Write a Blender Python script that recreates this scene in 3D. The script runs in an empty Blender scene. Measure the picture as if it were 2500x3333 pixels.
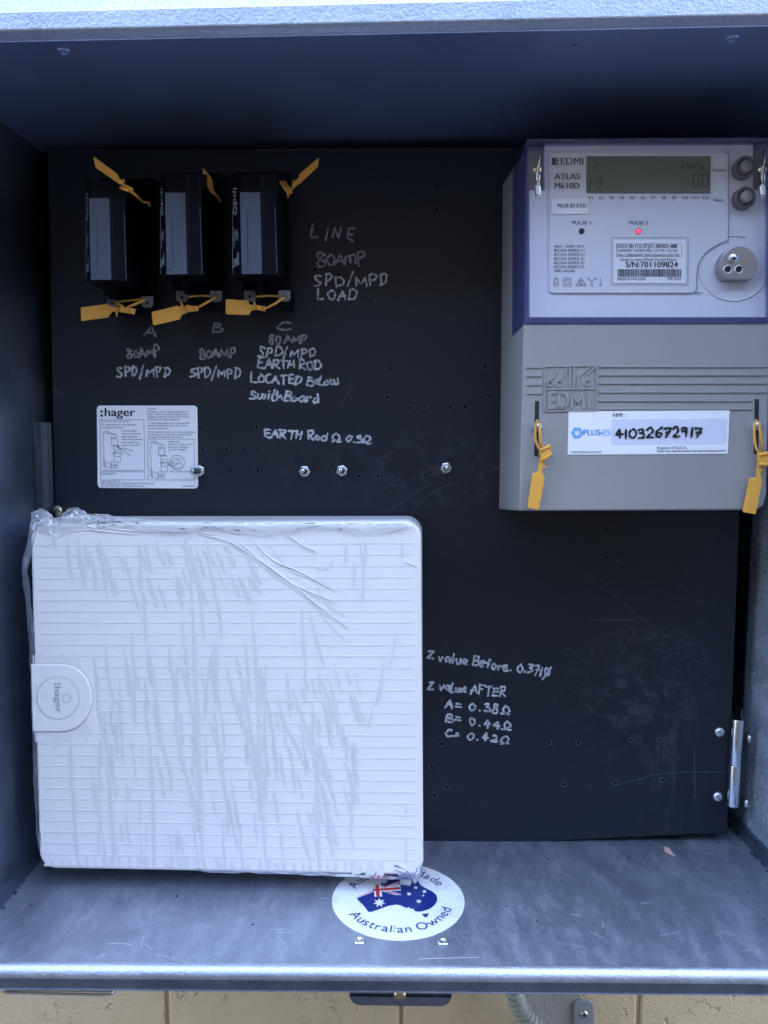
import bpy, bmesh, math, random
from mathutils import Vector, Matrix
random.seed(7)
C = bpy.context.scene.collection
sc = bpy.context.scene
# ------------------------------------------------------------------ camera
F = 2500.0; CU, CV = 1250.0, 1666.5          # the photo is 2500 x 3333
PITCH, YAW, ROLL = math.radians(5.5), math.radians(0.5), math.radians(-0.1)
def _axes():
    cp, sp = math.cos(PITCH), math.sin(PITCH); cy, sy = math.cos(YAW), math.sin(YAW); cr, sr = math.cos(ROLL), math.sin(ROLL)
    roll = Matrix(((cr, 0, sr), (0, 1, 0), (-sr, 0, cr)))
    pit = Matrix(((1, 0, 0), (0, cp, sp), (0, -sp, cp)))
    yaw = Matrix(((cy, -sy, 0), (sy, cy, 0), (0, 0, 1)))
    return yaw @ pit @ roll
RM = _axes()
cam = bpy.data.objects.new('camera', bpy.data.cameras.new('camera')); C.objects.link(cam)
cx_, cy_, cz_ = RM.col[0], RM.col[1], RM.col[2]
cam.matrix_world = Matrix(((cx_[0], cz_[0], -cy_[0], 0), (cx_[1], cz_[1], -cy_[1], 0), (cx_[2], cz_[2], -cy_[2], 0), (0, 0, 0, 1)))
cam.data.sensor_fit = 'VERTICAL'; cam.data.sensor_height = 24.0; cam.data.sensor_width = 18.0
cam.data.lens = 24.0 * F / 3333.0
cam.data.clip_start = 0.01; cam.data.clip_end = 200
sc.camera = cam
# ------------------------------------------------------------------ light
SUN_EL, SUN_AZ = 52.0, 15.0                   # the sun stands behind the wall: the box is in open shade
world = bpy.data.worlds.new("World"); sc.world = world; world.use_nodes = True
wn = world.node_tree; bg = wn.nodes['Background']
sky = wn.nodes.new('ShaderNodeTexSky'); sky.sky_type = 'NISHITA'; sky.sun_disc = False
sky.sun_elevation = math.radians(SUN_EL); sky.sun_rotation = math.radians(SUN_AZ)
sky.ozone_density = 0.6; sky.dust_density = 4.0; sky.air_density = 0.9
wn.links.new(sky.outputs[0], bg.inputs[0]); bg.inputs[1].default_value = 0.15
sun = bpy.data.objects.new('sun', bpy.data.lights.new('sun', 'SUN')); C.objects.link(sun)
sun.data.energy = 3.0; sun.data.angle = math.radians(0.5); sun.data.color = (1, .95, .87)
_a, _e = math.radians(SUN_AZ), math.radians(SUN_EL)
_dir = Vector((math.sin(_a) * math.cos(_e), math.cos(_a) * math.cos(_e), math.sin(_e)))
sun.rotation_euler = _dir.to_track_quat('Z', 'Y').to_euler(); sun.location = _dir * 3
sc.view_settings.view_transform = 'Standard'; sc.view_settings.look = 'None'
sc.view_settings.gamma = 1; sc.view_settings.exposure = 4.05
sc.view_settings.use_curve_mapping = False
sc.render.engine = 'CYCLES'
sc.cycles.use_denoising = True; sc.cycles.max_bounces = 10; sc.cycles.transparent_max_bounces = 16
sc.cycles.sample_clamp_indirect = 6
# ------------------------------------------------------------------ measuring helpers
def ray(u, v): return RM @ Vector(((u - CU) / F, 1, -(v - CV) / F))
def P(u, v, y):                                # point of the upright plane at depth y seen at photo point u, v
    d = ray(u, v); return d * (y / d.y)
ZF = -0.35                                     # floor of the box
def PF(u, v, dz=0.0):
    d = ray(u, v); return d * ((ZF + dz) / d.z)
def PX(u, v, x):
    d = ray(u, v); return d * (x / d.x)
YP = 0.640                                     # face of the black panel
YM = 0.555                                     # front of the meter
YB = 0.560                                     # front of the white board
XL, XR = -0.290, 0.313
YL = 0.472                                     # front lip of the box
ZC = 0.238
# ------------------------------------------------------------------ mesh helpers
class B:
    def __init__(s): s.bm = bmesh.new(); s.k = 0
    def poly(s, pts, mi=0):
        f = s.bm.faces.new([s.bm.verts.new(p) for p in pts]); f.material_index = mi; return f
    def loft(s, A, Z, mi=0, capA=True, capZ=True):
        n = len(A); a = [s.bm.verts.new(p) for p in A]; z = [s.bm.verts.new(p) for p in Z]
        fs = []
        for i in range(n):
            j = (i + 1) % n; fs.append(s.bm.faces.new((a[i], a[j], z[j], z[i])))
        if capA: fs.append(s.bm.faces.new(list(reversed(a))))
        if capZ: fs.append(s.bm.faces.new(z))
        for f in fs: f.material_index = mi
        return fs
    def box(s, x0, x1, y0, y1, z0, z1, mi=0):
        a = [Vector((x0, y0, z0)), Vector((x1, y0, z0)), Vector((x1, y0, z1)), Vector((x0, y0, z1))]
        return s.loft(a, [p + Vector((0, y1 - y0, 0)) for p in a], mi)
    def slab(s, px, y0, y1, mi=0, taper=0.0):  # outline in photo points, at depth y0, run straight back to y1
        a = [P(u, v, y0) for u, v in px]
        c = sum(a, Vector()) / len(a)
        z = [p + (p - c) * taper + Vector((0, y1 - y0, 0)) for p in a]
        return s.loft(a, z, mi)
    def cyl(s, p0, p1, r0, r1=None, n=24, mi=0, smooth=True, cap=True):
        r1 = r0 if r1 is None else r1
        p0, p1 = Vector(p0), Vector(p1); d = (p1 - p0).normalized()
        a = d.orthogonal().normalized(); b = d.cross(a)
        A = [p0 + (a * math.cos(t) + b * math.sin(t)) * r0 for t in [2 * math.pi * i / n for i in range(n)]]
        Z = [p1 + (a * math.cos(t) + b * math.sin(t)) * r1 for t in [2 * math.pi * i / n for i in range(n)]]
        fs = s.loft(A, Z, mi, cap, cap)
        if smooth:
            for f in fs[:n]: f.smooth = True
        return fs
    def lathe(s, c, nrm, prof, n=28, mi=0):    # prof: (radius, height along nrm)
        c = Vector(c); d = Vector(nrm).normalized(); a = d.orthogonal().normalized(); b = d.cross(a)
        rings = []
        for r, h in prof:
            if r < 1e-7: rings.append([s.bm.verts.new(c + d * h)])
            else: rings.append([s.bm.verts.new(c + d * h + (a * math.cos(2 * math.pi * i / n) + b * math.sin(2 * math.pi * i / n)) * r) for i in range(n)])
        for A, Z in zip(rings, rings[1:]):
            for i in range(n):
                j = (i + 1) % n
                if len(A) == 1 and len(Z) == 1: continue
                if len(A) == 1: f = s.bm.faces.new((A[0], Z[j], Z[i]))
                elif len(Z) == 1: f = s.bm.faces.new((A[i], A[j], Z[0]))
                else: f = s.bm.faces.new((A[i], A[j], Z[j], Z[i]))
                f.smooth = True; f.material_index = mi
    def tube(s, pts, r, n=8, mi=0):
        pts = [Vector(p) for p in pts]; rings = []
        prev = None
        for i, p in enumerate(pts):
            d = (pts[min(i + 1, len(pts) - 1)] - pts[max(i - 1, 0)]).normalized()
            a = d.orthogonal().normalized() if prev is None else (prev - d * prev.dot(d)).normalized()
            prev = a; b = d.cross(a); rr = r[i] if isinstance(r, (list, tuple)) else r
            rings.append([s.bm.verts.new(p + (a * math.cos(2 * math.pi * k / n) + b * math.sin(2 * math.pi * k / n)) * rr) for k in range(n)])
        for A, Z in zip(rings, rings[1:]):
            for k in range(n):
                f = s.bm.faces.new((A[k], A[(k + 1) % n], Z[(k + 1) % n], Z[k])); f.smooth = True; f.material_index = mi
        for R in (rings[0], rings[-1]):
            s.bm.faces.new(R).material_index = mi
    def ribbon(s, px, hw, proj, mi=0, closed=False):   # flat painted stroke; px in photo points, hw half width there
        p = [Vector(q) for q in px]
        q = [p[0]]
        for x in p[1:]:
            if (x - q[-1]).length > 0.3: q.append(x)
        p = q; n = len(p)
        if n < 2: p = [p[0] - Vector((hw, 0)), p[0] + Vector((hw, 0))]; n = 2
        L, R = [], []
        for i in range(n):
            if closed: d = (p[(i + 1) % n] - p[i - 1])
            else: d = p[min(i + 1, n - 1)] - p[max(i - 1, 0)]
            d = d.normalized() if d.length > 1e-9 else Vector((1, 0))
            m = Vector((-d.y, d.x)); h = hw[i] if isinstance(hw, (list, tuple)) else hw
            L.append(p[i] + m * h); R.append(p[i] - m * h)
        s.k += 1
        vl = [s.bm.verts.new(proj(*x)) for x in L]; vr = [s.bm.verts.new(proj(*x)) for x in R]
        rng = range(n) if closed else range(n - 1)
        for i in rng:
            j = (i + 1) % n
            try: s.bm.faces.new((vl[i], vl[j], vr[j], vr[i])).material_index = mi
            except ValueError: pass
        if not closed:                              # round ends
            for vA, vB, a, bb, sgn in ((vl[0], vr[0], p[0], p[1], 1), (vl[-1], vr[-1], p[-1], p[-2], -1)):
                d = (a - bb).normalized(); h = hw[0 if sgn > 0 else -1] if isinstance(hw, (list, tuple)) else hw
                if h < 1.2: continue
                m = Vector((-d.y, d.x)) * (-sgn)
                cap = [s.bm.verts.new(proj(*(a + d * h * math.sin(t) + m * h * math.cos(t)))) for t in (math.pi * .25, math.pi * .5, math.pi * .75)]
                try: s.bm.faces.new([vA] + cap + [vB] if sgn > 0 else [vA] + cap + [vB]).material_index = mi
                except ValueError: pass
    def text(s, t, p0, p1, cap, proj, bold=0.0, mi=0, italic=0.0):   # baseline p0..p1 and capital height in photo points
        vs, fs, mx0, mx1, ch = glyphs(t, 0.0)
        p0 = Vector(p0); p1 = Vector(p1); dx = (p1 - p0) / (mx1 - mx0)
        up = Vector((dx.y, -dx.x)).normalized() * (cap / ch)
        for k in ((-1, 0, 1) if bold > 0 else (0,)):       # heavier type: three close strikes
            sh = dx.normalized() * (k * bold * cap * 1.6)
            nv = [s.bm.verts.new(proj(*(p0 + sh + dx * (x - mx0 + y * italic) + up * y)) + Vector((0, -4e-6 * (k + 1), 0))) for x, y in vs]
            for f in fs:
                try: s.bm.faces.new([nv[i] for i in f]).material_index = mi
                except ValueError: pass
    def build(s, name, mats, parent=None, bevel=0.0, seg=2, smooth=False, bev_angle=30, recalc=True):
        bm = s.bm
        if recalc: bmesh.ops.recalc_face_normals(bm, faces=bm.faces)
        if bevel > 0:
            es = [e for e in bm.edges if len(e.link_faces) == 2 and e.calc_face_angle(0) > math.radians(bev_angle)]
            bmesh.ops.bevel(bm, geom=es, offset=bevel, segments=seg, profile=.5, affect='EDGES', clamp_overlap=True)
        me = bpy.data.meshes.new(name)
        if smooth:
            for f in bm.faces: f.smooth = True
        if parent is not None:
            root = parent
            off = Vector(root.location)
            while root.parent: root = root.parent; off += Vector(root.location)
            bm.transform(Matrix.Translation(-off))
        bm.to_mesh(me); bm.free()
        for m in (mats if isinstance(mats, (list, tuple)) else [mats]): me.materials.append(m)
        o = bpy.data.objects.new(name, me); C.objects.link(o)
        if parent is not None: o.parent = parent
        return o
_gc = {}
def _mesh_of(t, bold):
    cu = bpy.data.curves.new('t', 'FONT'); cu.body = t; cu.size = 1; cu.offset = bold; cu.resolution_u = 3
    o = bpy.data.objects.new('t', cu); C.objects.link(o)
    dg = bpy.context.evaluated_depsgraph_get(); me = o.evaluated_get(dg).to_mesh()
    vs = [(v.co.x, v.co.y) for v in me.vertices]; fs = [tuple(p.vertices) for p in me.polygons]
    o.evaluated_get(dg).to_mesh_clear(); bpy.data.objects.remove(o); bpy.data.curves.remove(cu)
    return vs, fs
def glyphs(t, bold):
    if ('H', 0) not in _gc: _gc[('H', 0)] = max(y for x, y in _mesh_of('H', 0)[0])
    if (t, bold) not in _gc:
        vs, fs = _mesh_of(t, bold)
        _gc[(t, bold)] = (vs, fs, min(x for x, y in vs), max(x for x, y in vs), _gc[('H', 0)])
    return _gc[(t, bold)]
def cr(pts, n=6):
    p = [Vector(q) for q in pts]; p = [p[0] * 2 - p[1]] + p + [p[-1] * 2 - p[-2]]; out = []
    for i in range(1, len(p) - 2):
        for k in range(n):
            t_ = k / n; a, b_, c_, d = p[i - 1], p[i], p[i + 1], p[i + 2]
            out.append(.5 * ((2 * b_) + (c_ - a) * t_ + (2 * a - 5 * b_ + 4 * c_ - d) * t_ ** 2 + (3 * b_ - a - 3 * c_ + d) * t_ ** 3))
    out.append(p[-2]); return [(q.x, q.y) for q in out]
def on(y): return lambda u, v: P(u, v, y)
def onf(dz): return lambda u, v: PF(u, v, dz)
def rrect(x0, y0, x1, y1, r, n=5):
    out = []
    for cx, cy, a0 in ((x1 - r, y0 + r, -90), (x1 - r, y1 - r, 0), (x0 + r, y1 - r, 90), (x0 + r, y0 + r, 180)):
        for i in range(n + 1):
            a = math.radians(a0 + 90 * i / n); out.append((cx + r * math.cos(a), cy + r * math.sin(a)))
    return out
def circ(u, v, r, n=24, ry=None): return [(u + r * math.cos(2 * math.pi * i / n), v + (ry or r) * math.sin(2 * math.pi * i / n)) for i in range(n)]
def rquad(q, r, n=5):                              # rounded quadrilateral, corners in order
    out = []
    q = [Vector(p) for p in q]
    for i in range(4):
        a = (q[i - 1] - q[i]).normalized(); b = (q[(i + 1) % 4] - q[i]).normalized()
        A, Z = q[i] + a * r, q[i] + b * r; cc = q[i] + (a + b) * r
        for k in range(n + 1):
            t = math.pi / 2 * k / n
            p = cc - b * r * math.cos(t) - a * r * math.sin(t); out.append((p.x, p.y))
    return out
def thing(name, loc, label, cat, group=None):
    o = bpy.data.objects.new(name, None); C.objects.link(o); o.location = loc; o.empty_display_size = .02
    o['label'] = label; o['category'] = cat
    if group: o['group'] = group
    return o
def tag(o, label, cat, group=None):
    o['label'] = label; o['category'] = cat
    if group: o['group'] = group
    return o
# ------------------------------------------------------------------ materials
def mat(name, col=(.5, .5, .5), rough=.5, metal=0.0, spec=.5, coat=0.0):
    m = bpy.data.materials.new(name); m.use_nodes = True
    p = m.node_tree.nodes['Principled BSDF']
    p.inputs['Base Color'].default_value = (*col, 1); p.inputs['Roughness'].default_value = rough
    p.inputs['Metallic'].default_value = metal; p.inputs['Specular IOR Level'].default_value = spec
    p.inputs['Coat Weight'].default_value = coat
    return m
def N(m, t, **kw):
    n = m.node_tree.nodes.new(t)
    for k, v in kw.items(): setattr(n, k, v)
    return n
def noise(m, scale, detail=4, rough=.55, vec=None, stretch=None, dist=0):
    L = m.node_tree.links; n = N(m, 'ShaderNodeTexNoise'); n.inputs['Scale'].default_value = scale
    n.inputs['Detail'].default_value = detail; n.inputs['Roughness'].default_value = rough; n.inputs['Distortion'].default_value = dist
    g = N(m, 'ShaderNodeNewGeometry')
    if stretch:
        mp = N(m, 'ShaderNodeMapping'); mp.inputs['Scale'].default_value = stretch
        L.new(g.outputs['Position'], mp.inputs['Vector']); L.new(mp.outputs[0], n.inputs['Vector'])
    else: L.new(g.outputs['Position'], n.inputs['Vector'])
    return n.outputs['Fac']
def ramp(m, src, stops):
    r = N(m, 'ShaderNodeValToRGB'); e = r.color_ramp.elements
    while len(e) < len(stops): e.new(.5)
    for k, (pos, c) in enumerate(stops):
        e[k].position = pos; e[k].color = (*c, 1) if isinstance(c, tuple) else (c, c, c, 1)
    m.node_tree.links.new(src, r.inputs[0]); return r.outputs[0]
def mixc(m, fac, a, b, mode='MIX'):
    n = N(m, 'ShaderNodeMix', data_type='RGBA', blend_type=mode)
    L = m.node_tree.links
    for sock, val in ((n.inputs[0], fac), (n.inputs[6], a), (n.inputs[7], b)):
        if isinstance(val, (int, float)): sock.default_value = val
        elif isinstance(val, tuple): sock.default_value = (*val, 1)
        else: L.new(val, sock)
    return n.outputs[2]
def bump(m, h, strength=.2, dist=.001):
    b = N(m, 'ShaderNodeBump'); b.inputs['Strength'].default_value = strength; b.inputs['Distance'].default_value = dist
    m.node_tree.links.new(h, b.inputs['Height']); pr(m)
    m.node_tree.links.new(b.outputs[0], pr(m).inputs['Normal'])
def pr(m): return m.node_tree.nodes['Principled BSDF']
def setin(m, name, out): m.node_tree.links.new(out, pr(m).inputs[name])

def zinc(name, c0, c1, rough=(.28, .5), metal=1.0, dust=0.25, grain=900, bs=.25, st=(1, .7, 1.5), ss=34, fleck=.35):
    m = mat(name, metal=metal)
    big = noise(m, 22, 6, .65); fine = noise(m, grain, 3, .6); smear = noise(m, ss, 9, .78, stretch=st, dist=.15)
    col = mixc(m, ramp(m, big, [(.3, 0.0), (.7, 1.0)]), c0, c1)
    col = mixc(m, ramp(m, fine, [(.35 if fleck < .5 else .5, 0.0), (.75 if fleck < .5 else .68, fleck)]), col, tuple(min(1, x * 1.5) for x in c1))
    du = ramp(m, smear, [(.46, 0.0), (.74, dust)])
    if dust >= .3:                                # fine powder and rub marks over the broad smears
        f2 = noise(m, 210, 8, .8, stretch=(1.5, .7, 1)); f3 = noise(m, 16, 4, .6)
        mk = N(m, 'ShaderNodeMath', operation='MULTIPLY_ADD'); m.node_tree.links.new(ramp(m, f2, [(.52, 0.0), (.74, .4)]), mk.inputs[0]); m.node_tree.links.new(ramp(m, f3, [(.35, .25), (.65, 1.0)]), mk.inputs[1]); m.node_tree.links.new(du, mk.inputs[2]); mk.use_clamp = True
        du = mk.outputs[0]
    col = mixc(m, du, col, (.55, .57, .62))
    sp = noise(m, 95, 2, .5); col = mixc(m, ramp(m, sp, [(.2, .8), (.235, 0.0)]), col, (.03, .03, .035))
    setin(m, 'Base Color', col)
    setin(m, 'Roughness', ramp(m, big, [(.25, rough[0]), (.75, rough[1])]))
    inv = N(m, 'ShaderNodeMath', operation='SUBTRACT'); inv.inputs[0].default_value = metal; m.node_tree.links.new(du, inv.inputs[1])
    setin(m, 'Metallic', inv.outputs[0])
    bump(m, fine, bs, .0006)
    return m
M = {}
M['zinc'] = zinc('galvanised_sheet', (.25, .285, .355), (.30, .335, .405), (.42, .5), metal=.82, dust=.30, st=(1, .35, 1), ss=75)
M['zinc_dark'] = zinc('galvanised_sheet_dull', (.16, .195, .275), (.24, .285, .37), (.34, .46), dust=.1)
M['zinc_ceiling'] = zinc('galvanised_ceiling', (.23, .305, .53), (.27, .35, .58), (.44, .5), metal=.8, dust=.06)  # blue cast of the shaded ceiling put into its colour
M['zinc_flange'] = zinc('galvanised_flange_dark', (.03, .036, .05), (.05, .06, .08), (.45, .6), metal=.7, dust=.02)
M['zinc_bright'] = zinc('galvanised_edge', (.36, .40, .49), (.45, .49, .58), (.42, .52), dust=.1, grain=500, bs=.5)
M['zinc_speck'] = zinc('galvanised_spangle', (.22, .26, .32), (.38, .43, .50), (.4, .55), metal=.55, dust=.35, grain=300, bs=.6, fleck=.9)
M['steel'] = mat('zinc_plated_steel', (.72, .74, .74), .22, 1.0)
M['steel_soft'] = mat('brushed_steel', (.66, .68, .70), .34, 1.0)
M['brass'] = mat('yellow_passivated_steel', (.62, .52, .34), .3, 1.0)
M['void'] = mat('shade_and_dark_parts', (.01, .011, .014), .6)  # black for dark parts and for painted shade in slots and recesses
m = M['panel'] = mat('black_phenolic_board', rough=.4, spec=.38)
g1 = noise(m, 260, 5, .7); g2 = noise(m, 9, 5, .65); g3 = noise(m, 70, 6, .8, dist=.5)
c = mixc(m, g1, (.0065, .0085, .0145), (.0145, .0185, .029))
# pale scuffing, strongest low on the right where cable covers rubbed
gp = N(m, 'ShaderNodeNewGeometry'); sx = N(m, 'ShaderNodeSeparateXYZ'); m.node_tree.links.new(gp.outputs['Position'], sx.inputs[0])
def blob(cx, cz, rx, rz):
    n = N(m, 'ShaderNodeVectorMath', operation='DISTANCE'); mp = N(m, 'ShaderNodeMapping')
    mp.inputs['Scale'].default_value = (1 / rx, 0, 1 / rz); mp.inputs['Location'].default_value = (-cx / rx, 0, -cz / rz)
    m.node_tree.links.new(gp.outputs['Position'], mp.inputs[0]); m.node_tree.links.new(mp.outputs[0], n.inputs[0])
    n.inputs[1].default_value = (0, 0, 0)
    return ramp(m, n.outputs['Value'], [(.2, 1.0), (1.0, 0.0)])
def mul(a, b):
    n = N(m, 'ShaderNodeMath', operation='MULTIPLY'); m.node_tree.links.new(a, n.inputs[0]); m.node_tree.links.new(b, n.inputs[1]); return n.outputs[0]
q = P(2080, 2260, YP); b1 = blob(q.x, q.z, .075, .085); q = P(2180, 2480, YP); b2 = blob(q.x, q.z, .035, .09); q = P(1350, 1520, YP); b3 = blob(q.x, q.z, .13, .04)
sc1 = ramp(m, g3, [(.48, 0.0), (.66, .75)]); sc2 = ramp(m, noise(m, 40, 6, .8, stretch=(3, 1, .35), dist=.4), [(.52, 0.0), (.68, .7)])
c = mixc(m, mul(b1, sc1), c, (.06, .063, .072)); c = mixc(m, mul(b2, sc2), c, (.07, .073, .083)); c = mixc(m, mul(b3, sc1), c, (.055, .06, .075))
fs_ = ramp(m, noise(m, 55, 7, .85, stretch=(1.2, 1, .5), dist=1.2), [(.60, 0.0), (.72, .35)])
c = mixc(m, fs_, c, (.06, .065, .08))
setin(m, 'Base Color', c); setin(m, 'Roughness', ramp(m, g2, [(.3, .34), (.7, .48)])); bump(m, g1, .12, .0004)
m = M['ink_white'] = mat('white_paint_marker', rough=.75)
g = noise(m, 420, 3, .7); setin(m, 'Base Color', mixc(m, ramp(m, g, [(.3, 0.0), (.62, 1.0)]), (.18, .19, .21), (.60, .62, .66)))
m = M['ink_faint'] = mat('thin_paint_marker', rough=.75)
g = noise(m, 420, 3, .7); setin(m, 'Base Color', mixc(m, ramp(m, g, [(.3, 0.0), (.62, 1.0)]), (.09, .095, .11), (.36, .37, .41)))
M['rim'] = mat('lit_hole_edge', (.10, .11, .135), .7)
M['floor_scratch'] = mat('bright_scratch', (.5, .52, .56), .5)
M['scratch'] = mat('scratch', (.075, .08, .095), .7)
m = M['fuse'] = mat('black_bakelite', (.0045, .006, .010), .45, spec=.06); bump(m, noise(m, 700, 3), .08, .0004)
m = M['fuse_label'] = mat('grey_paper_label', rough=.45)
g = noise(m, 60, 5, .7, stretch=(2.5, 1, .5)); setin(m, 'Base Color', mixc(m, g, (.038, .046, .072), (.078, .092, .135)))
m = M['tab'] = mat('clear_grey_plastic', (.17, .16, .17), .5)
m = M['orange'] = mat('orange_polypropylene', rough=.42, spec=.4)
g = noise(m, 120, 4, .6); setin(m, 'Base Color', mixc(m, g, (.70, .33, .045), (.80, .41, .075))); bump(m, noise(m, 900, 2), .08, .0004)
pr(m).inputs['Subsurface Weight'].default_value = .0
m = M['meter'] = mat('grey_meter_plastic', rough=.55)
g = noise(m, 1100, 3, .6); g2 = noise(m, 18, 5, .6)
setin(m, 'Base Color', mixc(m, g2, (.27, .262, .252), (.31, .30, .288))); bump(m, g, .25, .0005)
m = M['meter_rib'] = mat('grey_meter_plastic_moulding', (.285, .276, .266), .5)
m = M['face'] = mat('white_meter_fascia', rough=.5)
g = noise(m, 500, 3); setin(m, 'Base Color', mixc(m, g, (.66, .66, .71), (.72, .72, .77))); bump(m, g, .1, .0003)
M['card'] = mat('printed_fascia_card', (.69, .69, .735), .4)
M['white_label'] = mat('white_vinyl', (.84, .84, .85), .35)
M['ink'] = mat('black_ink', (.012, .012, .016), .5)
M['ink_grey'] = mat('dark_grey_ink', (.06, .06, .075), .5)
M['ink_line'] = mat('fine_print_ink', (.12, .12, .16), .5)
m = M['lcd'] = mat('lcd_glass', (.115, .13, .098), .3)
M['lcd_seg'] = mat('lcd_segment', (.045, .05, .045), .3); M['lcd_on'] = mat('lcd_segment_dark', (.03, .033, .03), .3)
M['blue'] = mat('cyan_blue_ink', (.04, .27, .75), .4); M['blue2'] = mat('light_blue_ink', (.22, .5, .85), .4)
m = M['led'] = mat('lit_red_diode', (.8, .02, .05), .3); pr(m).inputs['Emission Color'].default_value = (1, .03, .08, 1); pr(m).inputs['Emission Strength'].default_value = .25
M['led_off'] = mat('unlit_diode', (.06, .045, .04), .3)
def clear(name, tint, gl=.12, rough=.04, diff=None, dw=0.0):
    m = bpy.data.materials.new(name); m.use_nodes = True; nt = m.node_tree; nt.nodes.clear()
    out = nt.nodes.new('ShaderNodeOutputMaterial'); tr = nt.nodes.new('ShaderNodeBsdfTransparent'); tr.inputs[0].default_value = (*tint, 1)
    g = nt.nodes.new('ShaderNodeBsdfGlossy'); g.inputs[1].default_value = rough
    fr = nt.nodes.new('ShaderNodeFresnel'); fr.inputs[0].default_value = 1.0 + gl * 4
    mx = nt.nodes.new('ShaderNodeMixShader'); nt.links.new(fr.outputs[0], mx.inputs[0]); nt.links.new(tr.outputs[0], mx.inputs[1]); nt.links.new(g.outputs[0], mx.inputs[2])
    last = mx
    if diff:
        d = nt.nodes.new('ShaderNodeBsdfDiffuse'); d.inputs[0].default_value = (*diff, 1)
        m2 = nt.nodes.new('ShaderNodeMixShader'); m2.inputs[0].default_value = dw
        nt.links.new(mx.outputs[0], m2.inputs[1]); nt.links.new(d.outputs[0], m2.inputs[2]); last = m2
    nt.links.new(last.outputs[0], out.inputs[0]); return m
M['clear'] = clear('clear_polycarbonate', (.95, .955, .98), .10)
M['clear_edge'] = clear('clear_polycarbonate_blue_edge', (.52, .54, .86), .14, .05, (.14, .15, .42), .22)
m = M['lid'] = mat('white_abs_plastic', rough=.35)
g = noise(m, 30, 4); setin(m, 'Base Color', mixc(m, g, (.79, .775, .755), (.825, .81, .79)))
M['lid_base'] = mat('grey_white_abs_plastic', (.60, .595, .59), .5)
M['groove'] = mat('film_on_ridge', (.71, .702, .695), .3)
M['cling'] = mat('clinging_film', (.70, .692, .688), .3)
M['cling_light'] = mat('clinging_film_thin', (.745, .735, .728), .3)
M['film'] = clear('clear_crinkled_film', (.97, .97, .98), .16, .08, (.86, .87, .89), .26)
M['fold'] = mat('folded_film', (.80, .81, .83), .12)
M['hage'] = mat('grey_print', (.36, .38, .43), .4)
m = M['wall'] = mat('painted_blockwork', rough=.8)
g = noise(m, 30, 5, .6); g2 = noise(m, 330, 5, .65)
setin(m, 'Base Color', mixc(m, g, (.56, .43, .27), (.66, .52, .33))); 
pit = ramp(m, noise(m, 85, 4, .6), [(.27, 0.0), (.38, 1.0)])
bump(m, mixc(m, .65, g2, pit), .9, .004)
m = M['wall_grey'] = mat('grey_painted_blockwork', rough=.75)
setin(m, 'Base Color', mixc(m, noise(m, 25, 5, .6), (.27, .27, .26), (.36, .34, .31))); bump(m, noise(m, 300, 5), .6, .002)
M['sky_blocker'] = mat('sky_blocker_dark', (.10, .10, .10), .9)
m = M['mortar'] = mat('painted_mortar', (.54, .42, .27), .85); bump(m, noise(m, 250, 5), .8, .003)
M['conduit'] = mat('grey_pvc', (.25, .26, .225), .5)
M['saddle'] = mat('grey_painted_steel', (.26, .265, .28), .45)
m = M['ground'] = mat('asphalt', rough=.9); setin(m, 'Base Color', mixc(m, noise(m, 60, 6), (.04, .04, .042), (.07, .07, .072)))
M['navy'] = mat('navy_blue_ink', (.008, .022, .16), .3); M['red'] = mat('red_ink', (.50, .015, .035), .3)
m = M['oval'] = mat('white_vinyl_worn', rough=.35); setin(m, 'Base Color', mixc(m, ramp(m, noise(m, 70, 6, .8), [(.3, 0.0), (.5, 1.0)]), (.55, .56, .56), (.72, .74, .76)))
M['handle'] = mat('beige_enamel', (.42, .39, .33), .35, .2)
M['flake'] = mat('paint_flake', (.55, .36, .30), .7)
m = M['dirt'] = mat('black_grit', (.012, .012, .013), .9)
# ------------------------------------------------------------------ setting: ground, wall
b = B(); b.poly([(-30, -30, -1.35), (30, -30, -1.35), (30, 30, -1.35), (-30, 30, -1.35)])
o = b.build('ground', M['ground']); o['kind'] = 'structure'
YW = 0.712
b = B(); b.box(-3.2, 3.2, -1.25, -1.10, -1.35, 1.25)
o = b.build('low_sky_blocker', M['sky_blocker']); o['kind'] = 'structure'   # unseen wall added behind the camera to block low sky light
wall = thing('block_wall', (0, YW, -1.35), 'beige painted block wall with pitted faces behind and below the steel meter box', 'wall')
b = B(); b.box(-3, 3, YW + .0025, YW + .2, -1.35, 3.6); b.build('mortar_bed', M['mortar'], wall)
bw = {True: B(), False: B()}
zt = P(1300, 3290, YW).z
def jx(u): return P(u, 3280, YW).x
rows = [(zt - .095, zt + .095)]
b = B()
cuts = [jx(u) for u in (-900, -180, 543, 1306, 2079, 2850, 3600)]
z = zt - .093
for k in range(-4, 20):
    z0 = z + k * .196; sh = 0 if k % 2 == 0 else (cuts[3] - cuts[2]) / 2
    xs = sorted([c_ + sh for c_ in cuts]); w = xs[3] - xs[2]
    xs = [xs[0] - w * i for i in range(8, 0, -1)] + xs + [xs[-1] + w * i for i in range(1, 9)]
    for a, e in zip(xs, xs[1:]):
        if e < -2.6 or a > 2.6: continue
        b.box(a + .0022, e - .0022, YW, YW + .03, z0 + .003, min(z0 + .193, 3.59))
b.build('blocks', M['wall'], wall, bevel=.0018, seg=2)
# ------------------------------------------------------------------ meter box
mb = thing('meter_box', (0.01, .6, ZF - .03), 'open galvanised steel meter box, its dull grey metal inside holding meter, panel and switchboard', 'meter box')
t = .0012; YK = .706
b = B()                                            # floor with a rolled front edge and a turned down flange
prof = [(YK, 0), (.482, 0)] + [(.482 - .007 * math.sin(a), -.007 + .007 * math.cos(a)) for a in [math.pi / 2 * i / 6 for i in range(1, 7)]]
zb = P(1250, 3230, .475).z - ZF
prof += [(.475, zb)]
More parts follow.
